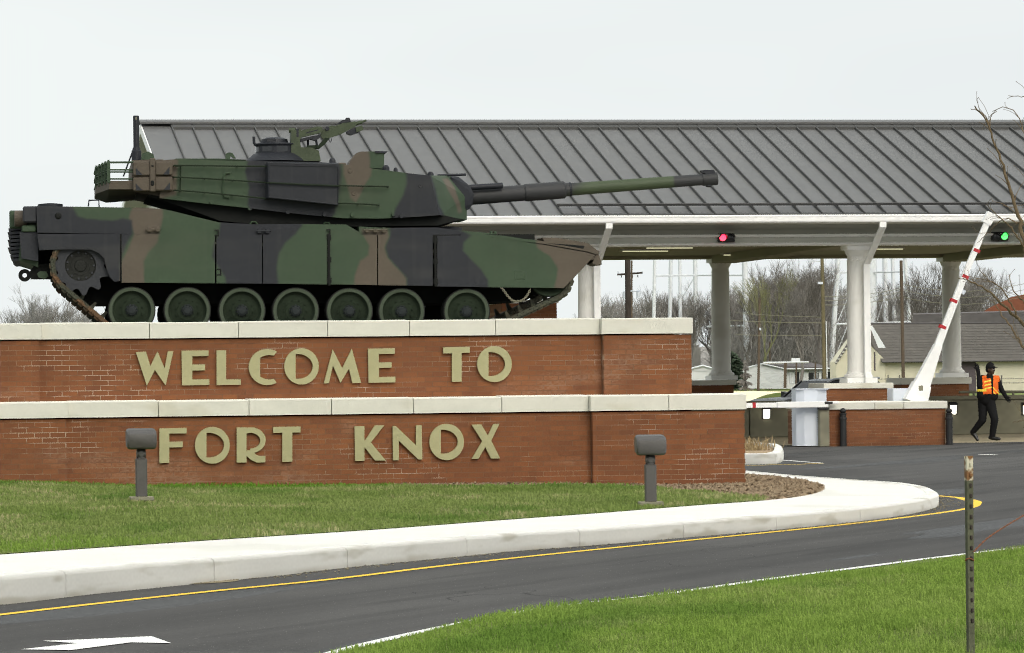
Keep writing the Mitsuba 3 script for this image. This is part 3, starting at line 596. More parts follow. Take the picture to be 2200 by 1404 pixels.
for a in edges[1:-1]:
    if a > su: mm.box(a - .012, a + .012, WE + .525, WE + .56, zr(WE + .54) + .03, zr(WE + .54) + .074)
part(can, 'snow_rail_clamp', mm, 'm_black', kind='stuff')
# gutter and the entablature under it
zg0 = uz(1840, 478, WE)[1]
part(can, 'gutter', MB(L).prism([(WE - .16, Z_E - .005), (WE - .17, Z_E - .025), (WE - .17, Z_E - .05), (WE - .15, Z_E - .055), (WE - .15, zg0 + .03), (WE - .13, zg0), (WE + .02, zg0), (WE + .02, Z_E - .03), (WE - .14, Z_E - .03)], U_END, U_FAR, 'wz'), 'm_white')
WF = WC - 0.42                                       # face of the beam
z1, z2, z3, z4 = (uz(1840, y, WF)[1] for y in (470, 503, 509, 527))
part(can, 'eave_soffit', MB(L).box(U_END + .05, U_FAR, WE + .02, WC + .3, zg0 + .005, zg0 + .03), 'm_cream')
part(can, 'frieze', MB(L).prism([(WF + .10, z2), (WF + .10, zg0), (WF + .5, zg0), (WF + .5, z2)], U_END + .25, U_FAR, 'wz'), 'm_frieze_shade')
part(can, 'frieze_cove', MB(L).prism([(WF + .095, zg0 - .004), (WF - .10, zg0 - .004), (WF - .02, zg0 - .05), (WF + .05, zg0 - .10)], U_END + .25, U_FAR, 'wz'), 'm_frieze_shade')
part(can, 'ledge', MB(L).prism([(WF - .05, z3), (WF - .13, z3 + .015), (WF - .13, z2 - .008), (WF - .10, z2), (WF + .45, z2 - .004), (WF + .45, z3)], U_END + .22, U_FAR, 'wz'), 'm_white')
part(can, 'architrave', MB(L).box(U_END + .25, U_FAR, WF + .03, WF + .5, z4 + .06, z3 - .003), 'm_cream')
part(can, 'architrave_moulding', MB(L).prism([(WF - .02, z4), (WF - .09, z4 + .02), (WF - .08, z4 + .045), (WF + .02, z4 + .065), (WF + .5, z4 + .056), (WF + .5, z4)], U_END + .23, U_FAR, 'wz'), 'm_white')
ZC = z4 + .05
UL = uw(1263, 700, 92.5)[0]
cols_u = [UC1 - BAY * k for k in range(-1, 4)]
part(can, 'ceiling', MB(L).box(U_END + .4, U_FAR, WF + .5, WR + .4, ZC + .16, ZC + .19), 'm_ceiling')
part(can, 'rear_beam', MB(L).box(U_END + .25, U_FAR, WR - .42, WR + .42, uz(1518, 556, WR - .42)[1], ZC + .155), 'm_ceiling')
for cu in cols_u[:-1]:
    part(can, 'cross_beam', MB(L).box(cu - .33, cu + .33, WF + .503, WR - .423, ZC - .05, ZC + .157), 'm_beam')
# gable end: rake boards, siding set back
rk = lambda s: [(WRIDGE, Z_RIDGE), (WRIDGE + s * (WRIDGE - WE), Z_E), (WRIDGE + s * (WRIDGE - WE), Z_E - .22), (WRIDGE, Z_RIDGE - .22)]
part(can, 'rake_board', MB(L).prism(rk(-1), U_END, U_END + .028, 'wz'), 'm_white')
part(can, 'rake_board', MB(L).prism(rk(1), U_END, U_END + .028, 'wz'), 'm_white')
part(can, 'rake_soffit', MB(L).prism([(WE + .1, Z_E - .10), (WRIDGE, Z_RIDGE - .10), (WRIDGE, Z_RIDGE - .13), (WE + .1, Z_E - .13)], U_END + .03, U_END + .6, 'wz'), 'm_cream')
part(can, 'rake_soffit', MB(L).prism([(WB - .1, Z_E - .10), (WRIDGE, Z_RIDGE - .10), (WRIDGE, Z_RIDGE - .13), (WB - .1, Z_E - .13)], U_END + .03, U_END + .6, 'wz'), 'm_cream')
part(can, 'gable_wall', MB(L).prism([(WE + .3, Z_E - .22), (WRIDGE, Z_RIDGE - .14), (WB - .3, Z_E - .22)], U_END + .6, U_END + .66, 'wz'), 'm_cream')
for k in range(14):
    zz = Z_E - .2 + k * .2; hw = (Z_RIDGE - .2 - zz) / slope
    if hw > .3: part(can, 'siding_board', MB(L).prism([(WRIDGE - hw, zz), (WRIDGE + hw, zz), (WRIDGE + hw - .3, zz + .19), (WRIDGE - hw + .3, zz + .19)], U_END + .575, U_END + .597, 'wz'), 'm_cream')
part(can, 'side_beam', MB(L).box(U_END + .25, U_END + .8, WF + .505, WR - .425, z4, zg0), 'm_cream')
# columns
def column(u, w, zb, zt, r=0.255):
    m = MB(L); c = [u, w, 0]
    h = zt - zb
    k = part(can, 'column', m.lathe([(r, zb + .26)] + [(r * (1 - 0.12 * max(0, t - .3) ** 1.3), zb + .26 + (h - .62) * t) for t in np.linspace(0, 1, 12)], c, sides=36), 'm_col', smooth=30)
    part(k, 'base', MB(L).lathe([(r * 1.30, zb + .11), (r * 1.36, zb + .15), (r * 1.30, zb + .19), (r * 1.12, zb + .205), (r * 1.10, zb + .23), (r * 1.03, zb + .262)], c, sides=36), 'm_col', smooth=30)
    part(k, 'plinth', MB(L).box(u - r * 1.42, u + r * 1.42, w - r * 1.42, w + r * 1.42, zb, zb + .115), 'm_white')
    rt = r * .9
    part(k, 'capital', MB(L).lathe([(rt, zt - .38), (rt * 1.07, zt - .365), (rt * 1.07, zt - .34), (rt, zt - .33), (rt, zt - .24), (rt * 1.08, zt - .215), (rt * 1.24, zt - .14), (rt * 1.30, zt - .10)], c, sides=36), 'm_col', smooth=30)
    part(k, 'abacus', MB(L).box(u - rt * 1.36, u + rt * 1.36, w - rt * 1.36, w + rt * 1.36, zt - .10, zt), 'm_white')
Z_CB = uz(1843, 823, WC - .36)[1]
for cu in cols_u[:-1]: column(cu, WC, Z_CB, z4 - .004)
Z_RB = uz(1518, 817, WR - .36)[1]; ZRT = uz(1518, 556, WR - .42)[1]
for cu in cols_u[:-1]: column(cu, WR, Z_RB, ZRT - .004)
# downspouts from the gutter to the columns
for cu in (UC1, UC1 - BAY):
    ud = cu + .12; m = MB(L); a = .075
    pts = [(WE - .08, zg0), (WE - .08, zg0 - .12), (WC - .38, z4 - .45), (WC - .38, Z_CB + .24), (WC - .46, Z_CB + .12), (WC - .46, Z_CB - .005)]
    m.loft([np.array([[ud - a, w - .05, z], [ud + a, w - .05, z], [ud + a, w + .05, z], [ud - a, w + .05, z]]) for w, z in pts])
    part(can, 'downspout', m, 'm_white')
# lit ceiling fittings
scene['m_tube_lit'] = {'type': 'twosided', 'bsdf': {'type': 'diffuse', 'reflectance': {'type': 'rgb', 'value': [.7, .7, .6]}}}
def glow(mesh, rgb): return {**mikit.ply(mesh.tri() if hasattr(mesh, 'tri') else mesh, 'm_tube_lit'), 'emitter': {'type': 'area', 'radiance': {'type': 'rgb', 'value': list(rgb)}}}
for x, y in ((1385, 538), (1437, 531), (1890, 533.5), (1600, 546), (2140, 540)):
    p = at_z(x, y, ZC + .13); uu, ww = (p - O_L) @ E_U, (p - O_L) @ E_W
    k = part(can, 'ceiling_light', MB(L).box(uu - .62, uu + .62, ww - .16, ww + .16, ZC + .115, ZC + .157), 'm_cream')
    kk = numbered(k + '__tube'); scene[kk] = glow(MB(L).box(uu - .58, uu + .58, ww - .10, ww - .06, ZC + .085, ZC + .112), (0.085, 0.08, 0.05))

# ---------------------------------------------------------------- piers that carry the columns
def brick_box(parent, u0, u1, w0, w1, z0, z1, named=300):
    place_bricks(parent, brick_face(parent, u0, u1, z0, z1, w0, 0), named)
    part(parent, 'core', MB(L).box(u0 + .005, u1 - .005, w0 + .006, w1, z0 - .2, z1), 'm_mortar')
PF = (at_z(1905, 958, 0) - O_L) @ E_W
def pier_u(x, w, y=900): return uz(x, y, w)[0]
t = thing('brick_pier', 'low red brick pier with a pale stone coping between the two bollards', 'pier')
ua, ub = pier_u(1779, PF), pier_u(2031, PF); zc0, zc1 = uz(1905, 880, PF)[1], uz(1905, 863.5, PF)[1]
brick_box(t, ua, ub, PF, WC - 1.05, -.02, zc0)
js = [ua - .04] + [pier_u(x, PF - .05, 870) for x in (1879, 1941)] + [ub + .04]
for a, b in zip(js[:-1], js[1:]): part(t, 'coping_stone', MB(L).bev(a + .004, b - .004, PF - .06, WC - 1.0, zc0 + .003, zc1, .012), 'm_lime')
def pedestal(cu, w, x0, x1, ztop, ycap, ybrick, label, fill=True):
    t = thing('column_pedestal', label, 'pedestal', 'brick pedestals under the canopy columns')
    wf = w - .72; za = uz(x0, ycap, wf)[1]; zb = uz(x0, ybrick, wf)[1]
    a, b = (pier_u(x0, wf, 830), pier_u(x1, wf, 830))
    part(t, 'coping_stone', MB(L).bev(a, b, wf, w + .72, za, ztop - .004, .012), 'm_lime')
    brick_box(t, a + .06, b - .06, wf + .06, w + .66, zb, za - .004, 120)
pedestal(UC1, WC, 1770, 1920, Z_CB, 836.5, 880, 'brick pedestal with a pale cap under the white front column right of the sign')
pedestal(UC1 - BAY, WC, 1200, 1345, Z_CB, 836.5, 880, 'brick pedestal under the front column that stands behind the tank nose')
pedestal(UC1, WR, 1935, 2088, Z_RB, 827, 1000, 'shaded brick pedestal under the rear column beside the guard')
pedestal(UC1 - BAY, WR, 1440, 1582, Z_RB, 829, 1000, 'shaded brick pedestal under the rear column at the end of the sign')
# brick booth seen under the track at the tank nose
t = thing('brick_booth', 'small brick structure glimpsed under the tank nose', 'booth')
bw = WC + 3; brick_box(t, pier_u(1080, bw), pier_u(1199, bw), bw, bw + 2, -.02, uz(1150, 652, bw)[1], 60)
part(t, 'coping_stone', MB(L).box(pier_u(1076, bw), pier_u(1202, bw), bw - .05, bw + 2.05, uz(1150, 652, bw)[1] + .003, uz(1150, 645, bw)[1]), 'm_lime')

# ---------------------------------------------------------------- lane floor and low concrete walls with lamps
WFL = (at_z(1680, 957.5, 0) - O_L) @ E_W
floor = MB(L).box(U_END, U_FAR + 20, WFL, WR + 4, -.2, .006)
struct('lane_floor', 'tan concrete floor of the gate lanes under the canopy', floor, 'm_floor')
WW = (at_z(1680, 939.5, 0.006) - O_L) @ E_W
t = thing('lane_wall', 'low grey concrete wall behind the gate lane with lit lamps on it', 'wall')
zt1 = uz(1650, 862, WW)[1]
pu = [pier_u(1380, WW), pier_u(1610, WW), pier_u(1786, WW), pier_u(1990, WW), pier_u(2135, WW), pier_u(2330, WW)]
for i, (a, b) in enumerate(zip(pu[:-1], pu[1:])):
    top = zt1 if i < 3 else uz(2130, 850, WW)[1]
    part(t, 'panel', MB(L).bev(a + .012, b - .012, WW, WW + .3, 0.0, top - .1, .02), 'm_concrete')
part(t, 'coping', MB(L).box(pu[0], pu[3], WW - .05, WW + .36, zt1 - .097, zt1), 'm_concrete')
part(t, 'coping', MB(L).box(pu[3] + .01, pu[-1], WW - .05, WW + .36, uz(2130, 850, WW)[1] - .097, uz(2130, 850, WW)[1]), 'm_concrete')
part(t, 'pipe_rail', MB(L).tube([[pier_u(2066, WW - .1), WW + .1, uz(2066, 843, WW)[1]], [pier_u(2330, WW), WW + .1, uz(2330, 841, WW)[1]]], .035).cyl([pier_u(2095, WW), WW + .1, zt1 - .1], [pier_u(2095, WW), WW + .1, uz(2095, 843, WW)[1]], .03).cyl([pier_u(2180, WW), WW + .1, zt1 - .1], [pier_u(2180, WW), WW + .1, uz(2180, 842, WW)[1]], .03), 'm_concrete')
def wall_lamp(x, y, label):
    u, z = uz(x, y, WW - .12); k = thing('wall_lamp', label, 'lamp', 'lit lamps on the low concrete wall')
    part(k, 'housing', MB(L).prism([(WW - .03, z - .15), (WW - .005, z - .15), (WW - .005, z + .18), (WW - .15, z + .13), (WW - .15, z + .10), (WW - .03, z + .10)], u - .105, u + .105, 'wz'), 'm_black')
    part(k, 'side_plate', MB(L).prism([(WW - .02, z - .15), (WW - .02, z + .12), (WW - .14, z + .10), (WW - .09, z - .13)], u + .088, u + .104, 'wz'), 'm_black')
    kk = numbered(k + '__lens')
    scene[kk] = glow(MB(L).prism([(WW - .033, z - .14), (WW - .033, z + .095), (WW - .135, z + .095), (WW - .10, z - .12)], u - .072, u + .072, 'wz'), (0.45, 0.43, 0.34))
wall_lamp(1648, 888, 'left of the two lit wall lamps beside the white cabinet')
wall_lamp(1709, 888, 'lit wall lamp partly hidden by the left edge of the white cabinet')
wall_lamp(2049, 879, 'lit wall lamp behind the right bollard beside the guard')
wall_lamp(2206, 880, 'lit wall lamp cut by the right edge of the photo')

# ---------------------------------------------------------------- barrier gates, bollards, signals
t = thing('barrier_gate', 'lowered white barrier arm with its tall white cabinet left of the brick pier', 'barrier gate')
GW = PF - .05
a, b = pier_u(1713, GW), pier_u(1757, GW); zt = uz(1735, 838, GW)[1]
c2 = pier_u(1780, GW + .5)
k = part(t, 'cabinet', MB(L).raw([[u, w, z] for u, w in ((a, GW + .10), (a + .16, GW), (b, GW + .02), (b + .24, GW + .14), (b + .24, GW + .5), (a, GW + .5)) for z in (0.02, zt)], [[0, 2, 3], [0, 3, 1], [2, 4, 5], [2, 5, 3], [4, 6, 7], [4, 7, 5], [6, 8, 9], [6, 9, 7], [8, 10, 11], [8, 11, 9], [10, 0, 1], [10, 1, 11], [1, 3, 5], [1, 5, 7], [1, 7, 9], [1, 9, 11]]), 'm_white_metal')
part(k, 'lid', MB(L).box(a - .02, b + .26, GW - .02, GW + .52, zt + .003, zt + .03), 'm_white_metal')
part(t, 'stub_post', MB(L).bev(pier_u(1758, GW - .1) + .02, ua - .02, GW - .15, GW + .2, 0.0, uz(1768, 880, GW)[1], .015), 'm_concrete')
az = uz(1700, 870, GW - .15)[1]; ar = pier_u(1800, GW - .15, 868)
zA = lambda x: uz(x, 871.0 + (x - 1700) * -.004, GW - .15)[1]
ua0 = pier_u(1668, GW - .15, 870)
part(t, 'arm_housing', MB(L).bev(ua0, pier_u(1778, GW - .15), GW - .25, GW - .08, az - .07, az + .065, .012), 'm_white')
part(t, 'arm', MB(L).box(ua0 - 4.2, ua0 + .003, GW - .205, GW - .125, az - .055, az + .05), 'm_white')
part(t, 'clamp', MB(L).box(pier_u(1766, GW), pier_u(1783, GW), GW - .26, GW - .04, az + .003, az + .06).box(pier_u(1755, GW), pier_u(1777, GW), GW - .22, GW - .04, az - .115, az - .073), 'm_black')
part(t, 'counterweight', MB(L).bev(pier_u(1779, GW - .15), ar, GW - .22, GW - .12, az + .005, az + .07, .01), 'm_white')
for x in (1616, 1540): part(t, 'red_band', MB(L).box(pier_u(x - 3.4, GW), pier_u(x + 3.4, GW), GW - .212, GW - .118, az - .062, az + .057), 'm_red')
t = thing('barrier_gate', 'raised white barrier arm with red bands leaning up to the canopy gutter', 'barrier gate')
G2 = PF + 1.9
c0, c1 = pier_u(1919, G2), pier_u(1966, G2)
part(t, 'cabinet', MB(L).bev(c0, c1 + .2, G2, G2 + .5, 0.02, uz(1940, 834.5, G2)[1], .015), 'm_white_metal')
AW = G2 - .12
def arm_pt(x, y): u, z = uz(x, y, AW); return np.array([u, AW, z])
def arm_seg(p, q, hw0, hw1, th, name, m_, b=0.0):
    d = (q - p) / np.linalg.norm(q - p); s = np.array([-d[2], 0, d[0]])
    rings = []
    for c, hw in ((p, hw0), (q, hw1)): rings.append(np.array([c + s * hw + [0, -th, 0], c - s * hw + [0, -th, 0], c - s * hw + [0, th, 0], c + s * hw + [0, th, 0]]))
    return part(t, name, MB(L).loft(rings), m_)
axis = lambda s: arm_pt(1966 + (2127 - 1966) * s, 862 + (462 - 862) * s)
arm_seg(arm_pt(1965, 866), arm_pt(1980, 826), .27, .20, .14, 'arm_foot', 'm_white')
arm_seg(arm_pt(1979, 829), arm_pt(2015, 742), .185, .085, .10, 'arm_housing', 'm_white')
arm_seg(arm_pt(2014, 745), arm_pt(2073, 590), .083, .066, .05, 'arm', 'm_white')
arm_seg(arm_pt(2072, 592), arm_pt(2126, 466), .066, .064, .045, 'arm', 'm_white')
arm_seg(arm_pt(2118, 481), arm_pt(2130, 459), .105, .105, .075, 'arm_tip', 'm_white')
for x, y in ((2097.5, 539), (2073, 595), (2048.5, 647), (2024.5, 703)):
    p = arm_pt(x, y); d = (arm_pt(2127, 462) - arm_pt(2015, 742)); d /= np.linalg.norm(d)
    arm_seg(p - d * .038, p + d * .038, .078, .077, .058, 'red_band', 'm_red')
arm_seg(arm_pt(2066, 627), arm_pt(2071, 630), .05, .05, .09, 'latch', 'm_white_metal')
part(t, 'notice', MB(L).box(pier_u(1975, AW - .15), pier_u(1984, AW - .15), AW - .148, AW - .143, uz(1980, 840, AW)[1], uz(1980, 829, AW)[1]), 'm_concrete')

def bollard(x, label):
    W_ = PF - .14; u = uz(x, 960, W_)[0]; zt = uz(x, 877, W_)[1]; c = [u, W_, 0]; r = .072
    k = thing('bollard', label, 'bollard', 'black bollards at the brick pier')
    part(k, 'post', MB(L).lathe([(r * 1.05, 0), (r * 1.02, zt - .26)], c, sides=20), 'm_black', smooth=40)
    part(k, 'collar', MB(L).lathe([(r * 1.2, zt - .26), (r * 1.25, zt - .24), (r * 1.2, zt - .215), (r * .95, zt - .20), (r * .95, zt - .15), (r * 1.15, zt - .14), (r * 1.15, zt - .12), (r * .7, zt - .11)], c, sides=20), 'm_black', smooth=40)
    part(k, 'ball', MB(L).lathe([(max(.002, r * .98 * math.sin(a)), zt - .062 - .062 * math.cos(a)) for a in np.linspace(0, np.pi, 9)], c, sides=20), 'm_black', smooth=True)
bollard(1812, 'left black bollard in front of the brick pier')
bollard(2040, 'right black bollard at the corner of the pier next to the guard')
def signal(x, y, lit, label):
    W_ = WF - .14; k = thing('lane_signal', label, 'traffic light', 'lane signals hung on the canopy beam')
    u, z = uz(x, y, W_); s = uz(x + 1, y, W_)[0] - u
    part(k, 'housing', MB(L).bev(u - 17.5 * s, u + 17.5 * s, W_ + .02, W_ + .15, z - 9 * s, z + 9 * s, .012), 'm_black')
    part(k, 'bracket', MB(L).box(u - .04, u + .04, W_ + .15, WF + .05, z - .03, z + .03), 'm_black')
    for i, (o, col) in enumerate(((-8.7, (0.8, 0.006, 0.035)), (8.7, (0.015, 0.36, 0.04)))):
        m = MB(L).lathe([(.002, -.012), (6.5 * s, -.004), (7.2 * s, .012), (7.2 * s, .02)], [u + o * s, W_, z], (0, 1, 0), 20)
        if i == lit: scene[numbered(k + '__lit_lens')] = glow(m, col)
        else: part(k, 'dark_lens', m, 'm_glass_dark')
        part(k, 'visor', MB(L).loft([np.array([[u + o * s + R * math.cos(a), w_, z + R * math.sin(a)] for a in np.linspace(0.1, np.pi - .1, 10)] + [[u + o * s + (R - .008) * math.cos(a), w_, z + (R - .008) * math.sin(a)] for a in np.linspace(np.pi - .1, .1, 10)]) for w_, R in ((W_ + .019, 8.2 * s), (W_ - .08, 7.9 * s))], cap=False), 'm_black')
signal(1562, 511, 0, 'lane signal showing red on the canopy beam')
signal(2150, 508, 1, 'lane signal showing green behind the raised barrier arm')

# ---------------------------------------------------------------- planter kerb behind the sign
pl = [at_z(x, y, 0.0) for x, y in [(1400, 999), (1560, 998.5), (1640, 998), (1668, 997), (1680, 993), (1684, 986), (1681, 979), (1672, 974), (1640, 972)]]
pl = np.array(pl)[:, :2]; pl = np.vstack([pl, [pl[-1] + [-.5, 2.2]], [pl[-1] + [-1.6, 3.6]], [pl[-1] + [-6, 3.6]]])
pp = Polygon(pl).buffer(.25).buffer(-.25).buffer(-.12).buffer(.12)
pk = Polygon(pp).buffer(-.17)
t = thing('planter', 'white kerbed planter island with dry grass behind the sign end', 'planter')
m = MB()
for o, za, zb in ((0, -.02, .16), (-.02, .16, .19)):
    pass
ringp = lambda d, z: np.c_[np.array(pp.buffer(d).exterior.segmentize(.2).coords), np.full(len(pp.buffer(d).exterior.segmentize(.2).coords), z)]
ext = np.array(pp.exterior.segmentize(.12).coords)[:-1]; cen = ext.mean(0)
tt = np.roll(ext, -1, 0) - np.roll(ext, 1, 0); tt /= np.linalg.norm(tt, axis=1, keepdims=True); nn = np.c_[-tt[:, 1], tt[:, 0]] * (-1 if pp.exterior.is_ccw else 1)
rows = [np.c_[ext + nn * -d, np.full(len(ext), z)] for d, z in ((0, -.02), (.0, .15), (.02, .185), (.05, .195), (.17, .195), (.17, .0))]
part(t, 'kerb', MB().loft(rows, cap=False), 'm_walk', smooth=40)
bed = MB(); v, f = trimesh.creation.triangulate_polygon(Polygon(ext - nn * .165).buffer(0), engine='earcut'); bed.raw(np.c_[v, np.full(len(v), .14)], f)
part(t, 'soil', bed, 'm_mulch')
mat('m_straw', speck((0.36, 0.27, 0.15), 0.25, 9, 50), 0.9, 0.1)
c = at_z(1614, 966, .17); q = np.c_[r_g.normal(c[0], .22, 260), r_g.normal(c[1] + .8, .35, 260)]
part(t, 'dry_grass', MB().raw(*blades(q, np.full(260, .14), .008, .30, r_g, .9)), 'm_straw', kind='stuff')

# ================================================================ THE TANK
# the tank stands at a slightly different angle from the wall, so it has axes of its own
L_wall, uz_wall = L, uz
PHI_T = math.radians(6.6)
T_U = np.array([math.cos(PHI_T), math.sin(PHI_T), 0]); T_W = np.array([-math.sin(PHI_T), math.cos(PHI_T), 0])
T_O = O_L + E_U * uz(650, 600, 0)[0]
def uz(x, y, w):
    d = ray(x, y); t = ((T_O - CAM) @ T_W + w) / (d @ T_W); p = CAM + d * t
    return np.array([(p - T_O) @ T_U, p[2]])
def L(p):
    p = np.asarray(p, float); return T_O + p[..., :1] * T_U + p[..., 1:2] * T_W + p[..., 2:3] * E_Z
def loc_t(p):
    x, y = p.x - float(T_O[0]), p.y - float(T_O[1])
    return x * float(T_U[0]) + y * float(T_U[1]), x * float(T_W[0]) + y * float(T_W[1]), p.z
WS = 1.15                                            # outer face of the near side skirts
WT = WS + 0.18                                       # near side of the turret
WFAR = WS + 3.5
Uz = lambda pts, w=WS: [tuple(uz(x, y, w)) for x, y in pts]
# camouflage: blotches laid out on the tank's own side view (u, z), the edges wandering a little
cam_black_hull = [[(60, 430), (150, 440), (165, 462), (185, 474), (240, 474), (262, 468), (286, 476), (281, 500), (272, 520), (262, 545), (258, 575), (252, 640), (60, 640)],
    [(478, 470), (640, 470), (652, 484), (640, 504), (612, 524), (600, 546), (595, 580), (601, 640), (492, 640), (482, 600), (466, 572), (455, 550), (458, 525), (470, 505)],
    [(833, 470), (960, 478), (1012, 502), (998, 520), (996, 540), (1016, 562), (1034, 580), (1048, 600), (1050, 640), (874, 640), (872, 600), (856, 574), (838, 555), (832, 530), (838, 500)]]
cam_brown_hull = [[(284, 430), (352, 430), (350, 470), (346, 490), (338, 520), (318, 540), (308, 560), (312, 640), (244, 640), (252, 590), (262, 560), (276, 530), (284, 500), (278, 470)],
    [(776, 494), (830, 490), (834, 508), (830, 530), (836, 556), (856, 578), (870, 598), (874, 640), (758, 640), (764, 590), (772, 562), (790, 548), (794, 530), (784, 512)],
    [(1150, 505), (1300, 505), (1300, 650), (1190, 650), (1198, 580), (1180, 550), (1158, 532)]]
cam_black_tur = [[(534, 330), (735, 330), (728, 420), (722, 460), (700, 490), (545, 490), (530, 440), (538, 400), (526, 370)],
    [(872, 360), (924, 368), (934, 400), (948, 440), (960, 480), (838, 490), (852, 450), (868, 420), (874, 396)]]
cam_brown_tur = [[(270, 320), (372, 330), (380, 350), (376, 420), (300, 440), (190, 440), (200, 395), (262, 392)],
    [(752, 310), (800, 320), (802, 350), (800, 380), (788, 398), (776, 418), (764, 432), (752, 424), (744, 396), (736, 372), (740, 350)],
    [(958, 380), (972, 375), (990, 400), (1004, 450), (996, 455), (984, 430), (968, 404)]]
def sdf(polys, w):
    out = []
    for P in polys:
        q = np.array(Uz(P, w)); q = q.tolist(); out.append([(*q[i], *q[(i + 1) % len(q)]) for i in range(len(q))])
    def f(x, y):
        best = mi.Float(-9)
        for E in out:
            d2, ins = mi.Float(99), mi.Bool(False)
            for x0, y0, x1, y1 in E:
                ex, ey = x1 - x0, y1 - y0
                t = dr.clip(((x - x0) * ex + (y - y0) * ey) / (ex * ex + ey * ey), 0, 1)
                d2 = dr.minimum(d2, dr.square(x - x0 - t * ex) + dr.square(y - y0 - t * ey))
                if abs(ey) > 1e-9: ins = ins ^ (((y < y0) ^ (y < y1)) & (x < x0 + (y - y0) * (ex / ey)))
            d = dr.sqrt(d2); best = dr.maximum(best, dr.select(ins, d, -d))
        return best
    return f
GREEN, BLACK, BROWN = (0.037, 0.062, 0.034), (0.017, 0.019, 0.025), (0.088, 0.071, 0.053)
def camo_fn(black, brown, w):
    fb, fw = sdf(black, w), sdf(brown, w)
    def fn(p, n, uv):
        u, ww, z = loc_t(p)
        du = 0.05 * (noise(u * 5, z * 5, 1.0) - 0.5); dz = 0.05 * (noise(u * 5 + 40, z * 5, 3.0) - 0.5)
        c = mix(GREEN, BROWN, smoothstep(-0.028, 0.028, fw(u + du, z + dz)))
        c = mix(c, BLACK, smoothstep(-0.028, 0.028, fb(u + du, z + dz)))
        k = 0.86 + 0.28 * fbm(u * 2.2, z * 4.0, ww * 2) + 0.10 * (noise(u * 45, z * 45, ww * 45) - 0.5)
        dust = smoothstep(0.5, 0.85, fbm(u * 1.1 + 9, z * 5.0, ww)) * 0.11
        streak = smoothstep(0.62, 0.85, noise(u * 17, z * 0.9, 4.0)) * 0.03
        return mix(c * k, (0.13, 0.12, 0.09), dust + streak)
    return fn
tank_bump = lambda p, n, uv: 0.0012 * fbm(p.x * 14, p.y * 14, p.z * 14)
mat('m_camo', mikit.proc(camo_fn(cam_black_hull, cam_brown_hull, WS)), 0.62, 0.35, bump=tank_bump)
mat('m_camo_turret', mikit.proc(camo_fn(cam_black_tur, cam_brown_tur, WT)), 0.62, 0.35, bump=tank_bump)
mat('m_tank_green', speck(GREEN, 0.15, 3, 40, stain=(0.09, 0.09, 0.06)), 0.6, 0.35)
mat('m_tank_black', speck(BLACK, 0.15, 3, 40), 0.55, 0.35)
mat('m_tank_brown', speck(BROWN, 0.12, 3, 40), 0.62, 0.35)
mat('m_tank_grey', speck((0.027, 0.029, 0.035), 0.15, 3, 40), 0.55, 0.35)
mat('m_wheel', speck((0.021, 0.030, 0.019), 0.25, 5, 45), 0.85, 0.1)
mat('m_rim', speck((0.054, 0.072, 0.047), 0.16, 5, 45), 0.7, 0.3)
mat('m_hub', speck((0.022, 0.027, 0.028), 0.2, 9, 60), 0.7, 0.2)
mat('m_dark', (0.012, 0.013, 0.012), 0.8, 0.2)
mat('m_gun_green', speck((0.050, 0.066, 0.036), 0.2, 9, 60), 0.6, 0.35)
REAR_A, REAR_B = float(uz(480, 600, WS)[0]), float(uz(215, 600, WS)[0])
def track_col(p, n, uv):
    r = smoothstep(0.40, 0.66, fbm(p.x * 6, p.y * 6, p.z * 6)); u, w, z = loc_t(p)
    rear = smoothstep(REAR_A, REAR_B, u)
    c = mix((0.045, 0.045, 0.034), (0.060, 0.066, 0.044), noise(p.x * 9, p.y * 9, p.z * 9))
    return mix(c, (0.150, 0.076, 0.036), r * (0.12 + 0.58 * rear)) * (0.8 + 0.4 * noise(p.x * 40, p.y * 40, p.z * 40))
mat('m_track', mikit.proc(track_col), 0.8, 0.3)
tank = thing('battle_tank', 'three colour camouflaged battle tank standing on top of the brick sign wall', 'tank')

# hull: side armour above the skirts, belly, decks
side_top = [(78, 443), (300, 446.5), (345, 448.5), (372, 454), (420, 466), (470, 478), (540, 482), (640, 481.5), (744, 482.5), (776, 501)]
sponson = Uz(side_top + [(776, 506), (260, 503), (80, 500)])
hull = part(tank, 'hull', MB(L).prism(sponson, WS + .03, WFAR - .03), 'm_camo', smooth=20)
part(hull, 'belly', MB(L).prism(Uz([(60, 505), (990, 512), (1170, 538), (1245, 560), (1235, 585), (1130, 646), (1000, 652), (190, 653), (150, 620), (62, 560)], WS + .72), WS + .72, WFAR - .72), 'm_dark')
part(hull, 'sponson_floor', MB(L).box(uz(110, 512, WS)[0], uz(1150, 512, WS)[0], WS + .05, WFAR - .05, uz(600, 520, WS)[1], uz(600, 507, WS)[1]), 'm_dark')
front_deck = Uz([(770, 488), (826, 491), (935, 490), (992, 497), (1060, 503), (1075, 510), (1000, 509), (770, 505)], WS + .2)
part(hull, 'fore_deck', MB(L).prism(front_deck, WS + .06, WFAR - .06), 'm_camo')
part(hull, 'glacis', MB(L).prism(Uz([(985, 503), (1075, 508), (1170, 523), (1258, 533), (1283, 541), (1270, 560), (1150, 560), (985, 530)], WS + .3), WS + .035, WFAR - .035), 'm_camo')
part(hull, 'deck_plate', MB(L).prism(Uz([(935, 497), (940, 489), (960, 487), (992, 489), (992, 497)], WS + .9), WS + .9, WS + 1.7), 'm_tank_black')
# rear: engine grille doors, lights, exhaust housing

